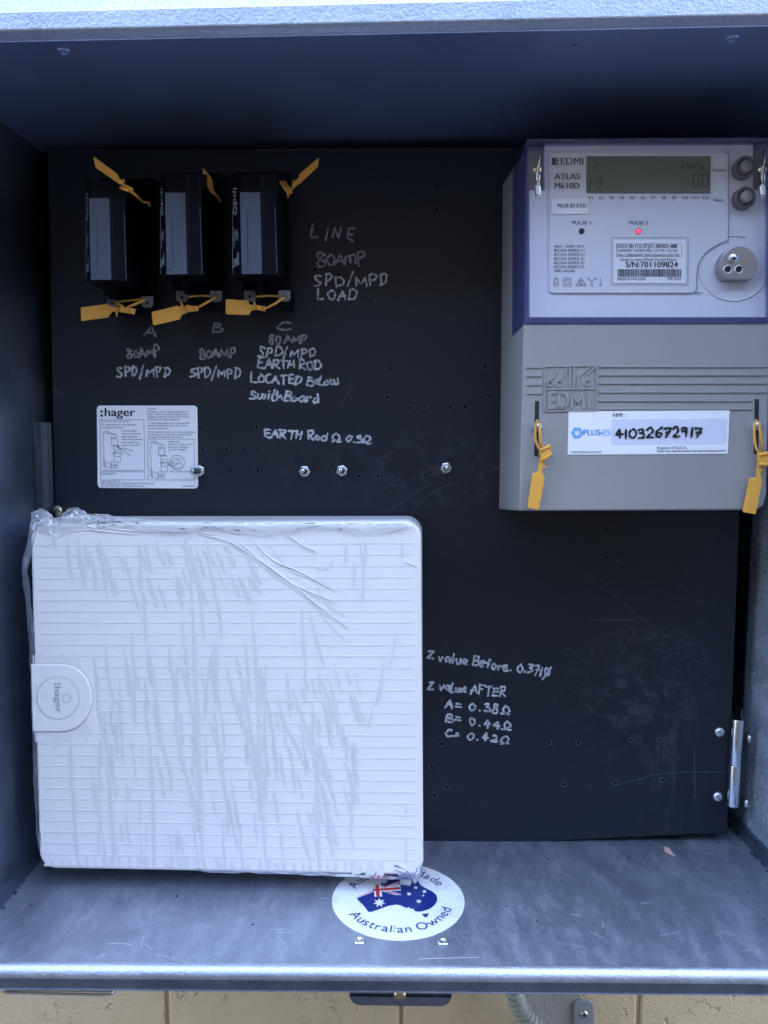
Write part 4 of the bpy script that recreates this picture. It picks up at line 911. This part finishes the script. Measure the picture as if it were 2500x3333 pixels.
for k in range(nr):
    t_ = .063 + k * .0320
    p0, p1 = lidp(.012, t_), lidp(.982, t_)
    if .40 < t_ < .60: p0 = lidp(.165 if .41 < t_ < .58 else .012, t_)
    a = [P(p0.x, p0.y - 3.3, YB - .00012), P(p1.x, p1.y - 3.3, YB - .00012), P(p1.x, p1.y + 3.3, YB - .00012), P(p0.x, p0.y + 3.3, YB - .00012)]
    b.loft(a, [q + Vector((0, .0005, 0)) for q in a])
b.build('ridges', M['groove'], lid, bevel=.00008, seg=1)
# latch
lc = (189, 2272)
D = [(100, 2163), (205, 2163)] + [(205 + 93 * math.sin(a), 2272 - 109 * math.cos(a)) for a in [math.pi * i / 20 for i in range(1, 20)]] + [(205, 2381), (106, 2381)]
b = B(); b.slab(D, YB - .0010, YB + .004); la = b.build('latch', M['lid'], sb, bevel=.0006)
b = B(); b.ribbon(D[1:-1], .8, on(YB - .00025)); b.ribbon([(98, 2161)] + [(q[0] + (1.5 if q[0] > 206 else 0), q[1] + (1.8 if q[1] > 2272 else -1.8)) for q in D[1:-1]] + [(104, 2383)], 1.0, on(YB - .00028)); b.build('gap_line', M['hage'], lid)
b = B(); b.slab(circ(*lc, 68, 64), YB - .00125, YB - .0008); dl = b.build('dial', M['lid'], la, bevel=.0001, seg=1)
b = B(); b.ribbon(circ(*lc, 69, 56), .75, on(YB - .00145), closed=True); b.ribbon(circ(217, 2273, 13.5, 24), .8, on(YB - .00150), closed=True)
b.build('dial_line', M['hage'], la)
b = B(); b.text('hager', (177, 2236), (183, 2321), 20, on(YB - .00150), .02)
for u in (177, 189): b.poly([P(*q, YB - .00150) for q in ((u, 2223), (u + 7, 2223), (u + 7, 2229), (u, 2229))])
b.build('logo', M['hage'], la)
# ------------------------------------------------------------------ protective film on the board
pf = thing('plastic_film', P(740, 2840, .557), 'clear plastic film crumpled along the top and streaked across the white lid', 'plastic film')
b = B(); rs = random.Random(11)
def cb(x, y): return (x * .874, 1600 + y * .874)
occ = [0]
def streak(pts, w, taper=(.25, .15)):
    pts = cr([cb(*q) for q in pts], 5); n = len(pts); ws = []
    for i in range(n):
        t_ = i / (n - 1); k = min(1, (t_ + .02) / taper[0] if taper[0] else 1, (1.02 - t_) / taper[1] if taper[1] else 1)
        ws.append(max(.5, w * k * (1 + .18 * math.sin(i * 1.3 + pts[0][0]))))
    pts = [(u + rs.gauss(0, .5), min(v, 2826 + (u - 128) * .0192 - 13 + .2 * i)) for i, (u, v) in enumerate(pts)]
    k = occ[0]; occ[0] += 1
    b.ribbon(pts, ws, lambda u, v: P(u, min(v, 2826 + (u - 128) * .0192 - 11), YB - .00022 - .0000005 * (k % 400)))
long_ = [([(400, 930), (408, 1100), (418, 1250), (424, 1405)], 7), ([(556, 900), (566, 1060), (572, 1250), (576, 1412)], 6.5), ([(712, 330), (724, 600), (736, 850), (746, 1150), (757, 1415)], 8.5), ([(938, 430), (952, 640), (962, 800), (975, 1100), (992, 1415)], 7), ([(990, 640), (985, 800), (992, 1000), (990, 1180)], 5),
 ([(1160, 820), (1172, 1000), (1185, 1220), (1192, 1425)], 6.5), ([(262, 905), (266, 1040), (276, 1200), (290, 1402)], 7.5), ([(345, 590), (360, 700), (366, 800), (420, 1050)], 5.5), ([(392, 560), (406, 700), (428, 800)], 5), ([(456, 570), (480, 680), (496, 790), (505, 880)], 6),
 ([(490, 520), (498, 640), (520, 740)], 5), ([(548, 580), (570, 690), (600, 900)], 6.5), ([(625, 560), (650, 720), (664, 900), (680, 1050)], 6.5), ([(676, 480), (692, 620), (706, 720)], 5.5), ([(650, 640), (690, 700), (735, 900)], 7), ([(760, 880), (775, 700), (800, 560)], 4.5),
 ([(805, 560), (806, 700), (822, 820)], 5), ([(780, 850), (806, 930), (830, 1060), (850, 1200)], 6.5), ([(840, 640), (880, 800), (920, 900), (958, 1080)], 9), ([(876, 600), (905, 720), (938, 900)], 7), ([(912, 550), (925, 680), (940, 780)], 5), ([(590, 900), (630, 1030), (640, 1130)], 6), ([(660, 930), (700, 1080), (740, 1250)], 6.5),
 ([(1068, 650), (1074, 760), (1082, 850)], 4.5), ([(1122, 430), (1130, 560), (1140, 700)], 5), ([(1150, 440), (1180, 560), (1210, 660)], 5.5), ([(1180, 670), (1220, 760), (1260, 880), (1300, 1010)], 6.5), ([(1310, 950), (1315, 1120), (1308, 1260), (1318, 1340)], 5), ([(1030, 760), (1060, 860), (1110, 960), (1150, 1060)], 6), ([(1085, 730), (1130, 850), (1180, 960), (1240, 1080)], 7), ([(1110, 860), (1160, 960), (1215, 1080)], 7), ([(940, 900), (965, 1040), (968, 1180)], 7),
 ([(520, 190), (525, 330), (540, 470), (545, 575)], 5.5), ([(740, 160), (850, 190), (930, 240), (1050, 320), (1180, 430), (1300, 515)], 6.5), ([(900, 200), (960, 260), (1080, 350), (1250, 420)], 5.5), ([(1000, 200), (1080, 290), (1200, 340), (1248, 376)], 5), ([(1180, 360), (1220, 420), (1290, 470)], 5), ([(1180, 440), (1230, 500), (1290, 560)], 5), ([(1060, 160), (1110, 200), (1180, 232)], 4), ([(1150, 275), (1210, 290), (1250, 250)], 4.5),
 ([(1484, 515), (1465, 590), (1452, 655)], 4), ([(1432, 630), (1420, 700), (1400, 800)], 4.5), ([(1428, 690), (1410, 780), (1390, 800)], 4), ([(1390, 790), (1380, 850), (1372, 885)], 4), ([(1340, 190), (1352, 280), (1350, 420)], 5), ([(1322, 260), (1316, 370)], 5), ([(1290, 185), (1288, 270)], 6), ([(1360, 175), (1362, 230), (1355, 300)], 5), ([(1500, 190), (1498, 250)], 5), ([(1512, 1170), (1512, 1200)], 3), ([(1512, 1290), (1512, 1390)], 4),
 ([(250, 170), (256, 260), (272, 340)], 7), ([(200, 170), (208, 220)], 7), ([(290, 170), (296, 240), (318, 370)], 6), ([(368, 175), (380, 250), (400, 400)], 6.5), ([(720, 160), (690, 200), (740, 330), (760, 560)], 7), ([(790, 340), (815, 440), (826, 550)], 5.5)]
for pts, w in long_: streak(pts, w * .874)
for k in range(46):                                         # short slanting streaks under the top crease
    x = 300 + k * 14.5 + rs.uniform(-8, 8); y = rs.choice((185, 210, 235, 285, 300, 320)) + rs.uniform(-12, 12); L_ = rs.uniform(50, 130); sl = .22 + .25 * (k / 46) + rs.gauss(0, .05)
    streak([(x, y), (x + sl * L_ * .5 + rs.gauss(0, 2), y + L_ * .5), (x + sl * L_, y + L_)], rs.uniform(2.6, 5.6))
for k in range(80):
    x = rs.uniform(330, 960); y = rs.uniform(580, 1290); L_ = rs.uniform(70, 190); sl = rs.gauss(.10, .05)
    streak([(x, y), (x + sl * L_ * .5 + rs.gauss(0, 2), y + L_ * .5), (x + sl * L_, y + L_)], rs.uniform(1.6, 3.6))
for k in range(72):
    x = rs.uniform(940, 1320); y = rs.uniform(640, 1270); L_ = rs.uniform(50, 170); sl = .10 + .30 * (x - 960) / 350 * rs.uniform(.5, 1)
    streak([(x, y), (x + sl * L_ * .5 + rs.gauss(0, 2), y + L_ * .5), (x + sl * L_, y + L_)], rs.uniform(1.6, 3.8))
for k in range(40):                                         # fringe along the lower edge
    x = 165 + k * 32 + rs.uniform(-10, 10); L_ = rs.uniform(20, 60); y1_ = 1388 + x * .019
    streak([(x - rs.uniform(0, 12), y1_ - L_), (x - 2, y1_ - L_ * .4), (x, y1_)], rs.uniform(2.5, 5), (.5, 0))
for q in ([(1310, 1425), (1322, 1365), (1345, 1425)], [(1360, 1428), (1381, 1362), (1398, 1428)], [(1400, 1430), (1425, 1366), (1430, 1430)]):
    b.poly([P(*cb(*p), YB - .0004) for p in q])
for k in range(30):
    x, y = rs.uniform(350, 1320), rs.uniform(650, 1330); b.poly([P(*q, YB - .00021 - .0000004 * k) for q in circ(*cb(x, y), rs.uniform(1.2, 3.2), 8, rs.uniform(2, 5))])
# contact zones round the latch and below the top crease
def zone(pts, dz): 
    k = len(pts); b.poly([P(*cb(*q), YB - dz) for q in pts], 1)
zone([(122, 610), (150, 606), (158, 598), (168, 618), (190, 600), (198, 616), (230, 612), (236, 600), (246, 614), (290, 602), (298, 640), (330, 690), (352, 740), (345, 800), (320, 850), (322, 760), (300, 690), (255, 648), (122, 642)], .00018)
zone([(128, 893), (250, 892), (300, 872), (326, 845), (340, 900), (320, 936), (300, 900), (262, 905), (250, 935), (225, 918), (205, 965), (190, 925), (132, 935)], .00019)
top_z = [(120, 168), (200, 172), (240, 180), (255, 172), (300, 172), (360, 190), (400, 170), (460, 185), (500, 172), (540, 180), (620, 168), (690, 182), (730, 158), (760, 150), (740, 140), (600, 150), (450, 152), (300, 150), (160, 150), (118, 200)]
b.build('clinging_patches', [M['cling'], M['cling_light']], pf, recalc=False)
# raised creases of the film: thin glossy folds that catch the sky
b = B()
for pts in ([(735, 158), (850, 186), (935, 236), (1055, 316), (1185, 424), (1300, 508)], [(880, 178), (965, 250), (1085, 340), (1250, 412)], [(930, 165), (1010, 250), (1120, 300), (1240, 366)], [(1060, 150), (1120, 195), (1182, 226)], [(260, 150), (330, 143), (420, 152), (520, 158)], [(330, 130), (420, 140), (560, 150), (700, 150), (800, 160)], [(560, 140), (640, 146), (740, 150)], [(1505, 258), (1530, 270), (1554, 280)], [(170, 210), (215, 170), (260, 150)], [(780, 120), (850, 150), (930, 158)]):
    q_ = cr([cb(*p) for p in pts], 6); b.tube([P(u, v, YB - .0005 - .0003 * math.sin(i * .9)) for i, (u, v) in enumerate(q_)], [.00010 + .00028 * math.sin(math.pi * min(.98, max(.02, i / len(q_)))) for i in range(len(q_))], n=6)
b.build('glossy_folds', M['fold'], pf)
# crumpled edge
def crumple(name, path, off, rows, cols, amp, seed, yb=YB, lean=.02, flat=False):
    """a sheet hung along path (photo points), each row moved by off; folds are real relief in depth"""
    bb = B(); r_ = random.Random(seed); g = []
    pts = cr(path, 10); L_ = [0]
    for a, e in zip(pts, pts[1:]): L_.append(L_[-1] + math.hypot(e[0] - a[0], e[1] - a[1]))
    def at(t_):
        d = t_ * L_[-1]
        for i in range(len(L_) - 1):
            if d <= L_[i + 1]: k = (d - L_[i]) / max(1e-6, L_[i + 1] - L_[i]); return pts[i][0] + (pts[i + 1][0] - pts[i][0]) * k, pts[i][1] + (pts[i + 1][1] - pts[i][1]) * k
        return pts[-1]
    for i in range(cols + 1):
        t_ = i / cols; u, v = at(t_); o_ = off(t_); col = []
        for j in range(rows + 1):
            s_ = j / rows; fold = math.sin(t_ * cols * .55 + j * 1.9 + r_.uniform(-.7, .7)) * amp * (.35 + .65 * math.sin(math.pi * min(1, s_ + .15)))
            y = yb - .0006 - abs(fold) - lean * 0 + (lean * (1 - s_) if lean else 0)
            col.append(bb.bm.verts.new(P(u + o_[0] * s_ + r_.gauss(0, 1.6), v + o_[1] * s_ + r_.gauss(0, 1.3), y)))
        g.append(col)
    for A, Z_ in zip(g, g[1:]):
        for j in range(rows):
            if (r_.random() < .5): bb.bm.faces.new((A[j], A[j + 1], Z_[j + 1])); bb.bm.faces.new((A[j], Z_[j + 1], Z_[j]))
            else: bb.bm.faces.new((A[j], A[j + 1], Z_[j])); bb.bm.faces.new((A[j + 1], Z_[j + 1], Z_[j]))
    return bb.build(name, M['film'], pf, recalc=True, smooth=(name == 'top_crease'))
crumple('top_crease', [(130, 1690), (300, 1672), (380, 1680), (470, 1692), (700, 1702), (1000, 1703), (1340, 1706)], lambda t_: (-4, 42 * (1 - t_ * .45) + 10 * math.sin(t_ * 23)), 5, 64, .0030, 4, lean=.0)
crumple('torn_flap', [(100, 1668), (140, 1655), (180, 1690)], lambda t_: (0, 60), 6, 12, .006, 9, lean=.012)
crumple('torn_flap', [(180, 1698), (225, 1655), (262, 1657), (300, 1678), (380, 1690)], lambda t_: (-5, 26 + 14 * math.sin(math.pi * t_)), 6, 24, .006, 10, lean=.012)
crumple('side_overhang', [(100, 1700), (82, 1790), (70, 1850), (84, 1960), (94, 2100), (104, 2350), (112, 2600), (124, 2760)], lambda t_: (24 * (1 - t_ * .6), 4), 3, 40, .0020, 12, lean=.010)
crumple('bottom_overhang', [(640, 2834), (700, 2842), (900, 2844), (1100, 2853), (1330, 2862), (1370, 2850)], lambda t_: (0, -10), 2, 18, .0008, 13, lean=.003)
crumple('corner_overhang', [(1290, 2846), (1340, 2866), (1352, 2880), (1375, 2840)], lambda t_: (-8, -34), 4, 10, .003, 14, lean=.004)
# ------------------------------------------------------------------ oval sticker on the floor
ov = thing('oval_sticker', PF(1297, 2935, .0001), 'white oval sticker with a flag coloured country outline on the box floor', 'sticker')
def co_(x, y): return (1050 + x * .3014, 2750 + y * .3014)
el, er = PF(1080, 2936), PF(1514, 2944); nb, tp = PF(1290, 3063), PF(1300, 2812)
oc = Vector(((el.x + er.x) / 2, (nb.y + tp.y) / 2, ZF)); rx, ry = (er.x - el.x) / 2 * 1.0, (tp.y - nb.y) / 2
b = B(); ring_ = [oc + Vector((rx * math.cos(a), ry * math.sin(a), .0004)) for a in [2 * math.pi * i / 64 for i in range(64)]]
b.loft(ring_, [p - Vector((0, 0, .0003)) for p in ring_]); b.build('sheet', M['oval'], ov)
b = B(); of = lambda dz: (lambda pts: [PF(*co_(*q), dz) for q in pts])
aus = [(370, 575), (385, 560), (540, 490), (570, 440), (615, 415), (690, 412), (700, 378), (720, 330), (830, 330), (835, 378), (832, 420), (860, 430), (945, 440), (962, 405), (975, 340), (1000, 330), (1040, 405), (1065, 440), (1120, 470), (1180, 500), (1225, 535), (1240, 575), (1235, 610), (1205, 655), (1160, 690), (1080, 716), (1040, 722), (1000, 716), (975, 685), (950, 690), (930, 668), (905, 682), (870, 665), (840, 650), (800, 643), (720, 655), (660, 675), (600, 700), (520, 725), (490, 720), (470, 690), (440, 650), (400, 615)]
b.poly(of(.0006)(aus)); b.poly(of(.0006)([(1068, 745), (1085, 742), (1100, 745), (1145, 735), (1138, 768), (1112, 783), (1088, 765)])); b.build('country_outline', M['navy'], ov)
b = B()
for q in ([(380, 572), (390, 556), (545, 488), (555, 505)], [(552, 505), (562, 450), (840, 425), (846, 495)], [(552, 420), (625, 416), (645, 558), (560, 560)], [(625, 470), (820, 392), (828, 412), (640, 480)], [(640, 480), (846, 530), (846, 546), (780, 540), (630, 498)]): b.poly([p + Vector((0, 0, .00002 * len(b.bm.faces))) for p in of(.0008)(q)])
def star(x, y, r, n=7): b.poly(of(.0010)([(x + (r if i % 2 == 0 else r * .45) * math.sin(math.pi * i / n), y - (r if i % 2 == 0 else r * .45) * .72 * math.cos(math.pi * i / n)) for i in range(2 * n)]))
for q in ((613, 624, 72), (1006, 462, 28), (1100, 504, 30), (935, 530, 30), (1088, 548, 17), (1040, 610, 33)): star(*q, 7 if q[2] > 20 else 5)
b.build('flag_white', M['oval'], ov)
b = B()
for q in ([(384, 562), (394, 556), (545, 492), (548, 500)], [(548, 497), (552, 478), (838, 455), (840, 480)], [(570, 440), (606, 418), (620, 556), (582, 558)], [(650, 452), (815, 393), (818, 400), (660, 462)], [(690, 500), (846, 536), (846, 542), (690, 510)]): b.poly([p + Vector((0, 0, .00002 * len(b.bm.faces))) for p in of(.00115)(q)])
b.build('flag_red', M['red'], ov)
b = B()
def arctext(s, a0, a1, k, size, inward):
    ws = []
    for ch in s:
        if ch == ' ': ws.append((None, .3)); continue
        g = glyphs(ch, .0); ws.append((g, g[3] - g[2] + .13))
    T = sum(w for _, w in ws); a = a0
    for g, w in ws:
        da = (a1 - a0) * w / T; am = math.radians(a + da / 2)
        if g:
            c_ = oc + Vector((rx * k * math.cos(am), ry * k * math.sin(am), .0007))
            tan = Vector((-rx * math.sin(am), ry * math.cos(am), 0)).normalized() * (1 if a1 > a0 else -1)
            up = Vector((-tan.y, tan.x, 0))
            nv = [b.bm.verts.new(c_ + tan * (x - (g[2] + g[3]) / 2) * size + up * y * size) for x, y in g[0]]
            for f in g[1]:
                try: b.bm.faces.new([nv[i] for i in f])
                except ValueError: pass
        a += da
sz = rx * .235
arctext('Australian Owned', 208, 343, .83, sz, True); arctext('Australian Made', 160, 28, .70, sz, False)
b.build('lettering', M['navy'], ov, recalc=False)
b = B(); b.ribbon([co_(*q) for q in cr([(680, 690), (720, 790), (770, 900), (790, 1000)])], 1.6, onf(.0009)); b.build('crease', M['white_label'], ov)
# ------------------------------------------------------------------ things below the box
cdt = thing('corrugated_conduit', P(1690, 3333, .69), 'grey corrugated conduit curving out under the meter box', 'conduit')
b = B(); path = []
ctrl = [(1664, 3150), (1668, 3170), (1676, 3235), (1692, 3280), (1722, 3320), (1772, 3358), (1860, 3390)]
pth = cr(ctrl, 14); n = len(pth)
b.tube([P(u, v, .690) for u, v in pth ], [.0068 + .0022 * abs(math.sin(i * math.pi / 5)) for i in range(n)], n=24); b.build('corrugated_tube', M['conduit'], cdt)
pp_ = thing('grey_wall_strip', P(1850, 3400, .70), 'flat grey painted strip on the wall beside the corrugated conduit', 'wall paint')
b = B(); b.slab([(1700, 3190), (1868, 3190), (1900, 3260), (1930, 3420), (1700, 3420)], YW - .0016, YW - .0002); b.build('plate', M['wall_grey'], pp_, bevel=.0006)  # thin slab standing for the grey paint on the wall
sd = thing('conduit_saddle', P(1900, 3400, .70), 'grey rounded steel saddle strap screwed to the wall under the box', 'saddle')
b = B(); b.slab(rquad([(1868, 3258), (1932, 3258), (1935, 3420), (1868, 3420)], 18), YW - .0040, YW - .0018); b.build('strap', M['saddle'], sd, bevel=.0006)
b = B(); c1 = P(1902, 3301, YW - .0040); b.lathe(c1, (0, -1, 0), [(.0036, 0), (.0034, .0010), (.0024, .0016), (0, .0017)]); sw = b.build('screw', M['steel_soft'], sd)
b = B()
for dx, dz in ((.0019, .0005), (.0005, .0019)): b.box(c1.x - dx, c1.x + dx, c1.y - .0020, c1.y - .0016, c1.z - dz, c1.z + dz)
b.build('cross_slot', M['void'], sw)
hd = thing('lower_tray', P(190, 3240, .5), 'beige enamelled tray with a bright rolled rim under the left corner of the box', 'tray')
b = B(); b.slab(rquad([(2, 3180), (382, 3184), (378, 3233), (8, 3228)], 22), .487, .545); b.build('shell', M['handle'], hd, bevel=.0010)
b = B(); b.tube([P(u, v, .486) for u, v in cr([(0, 3208), (6, 3220), (24, 3230), (120, 3233), (250, 3236), (352, 3237), (372, 3230), (378, 3216)], 5)], .0009, n=8); b.build('rim', M['steel_soft'], hd)
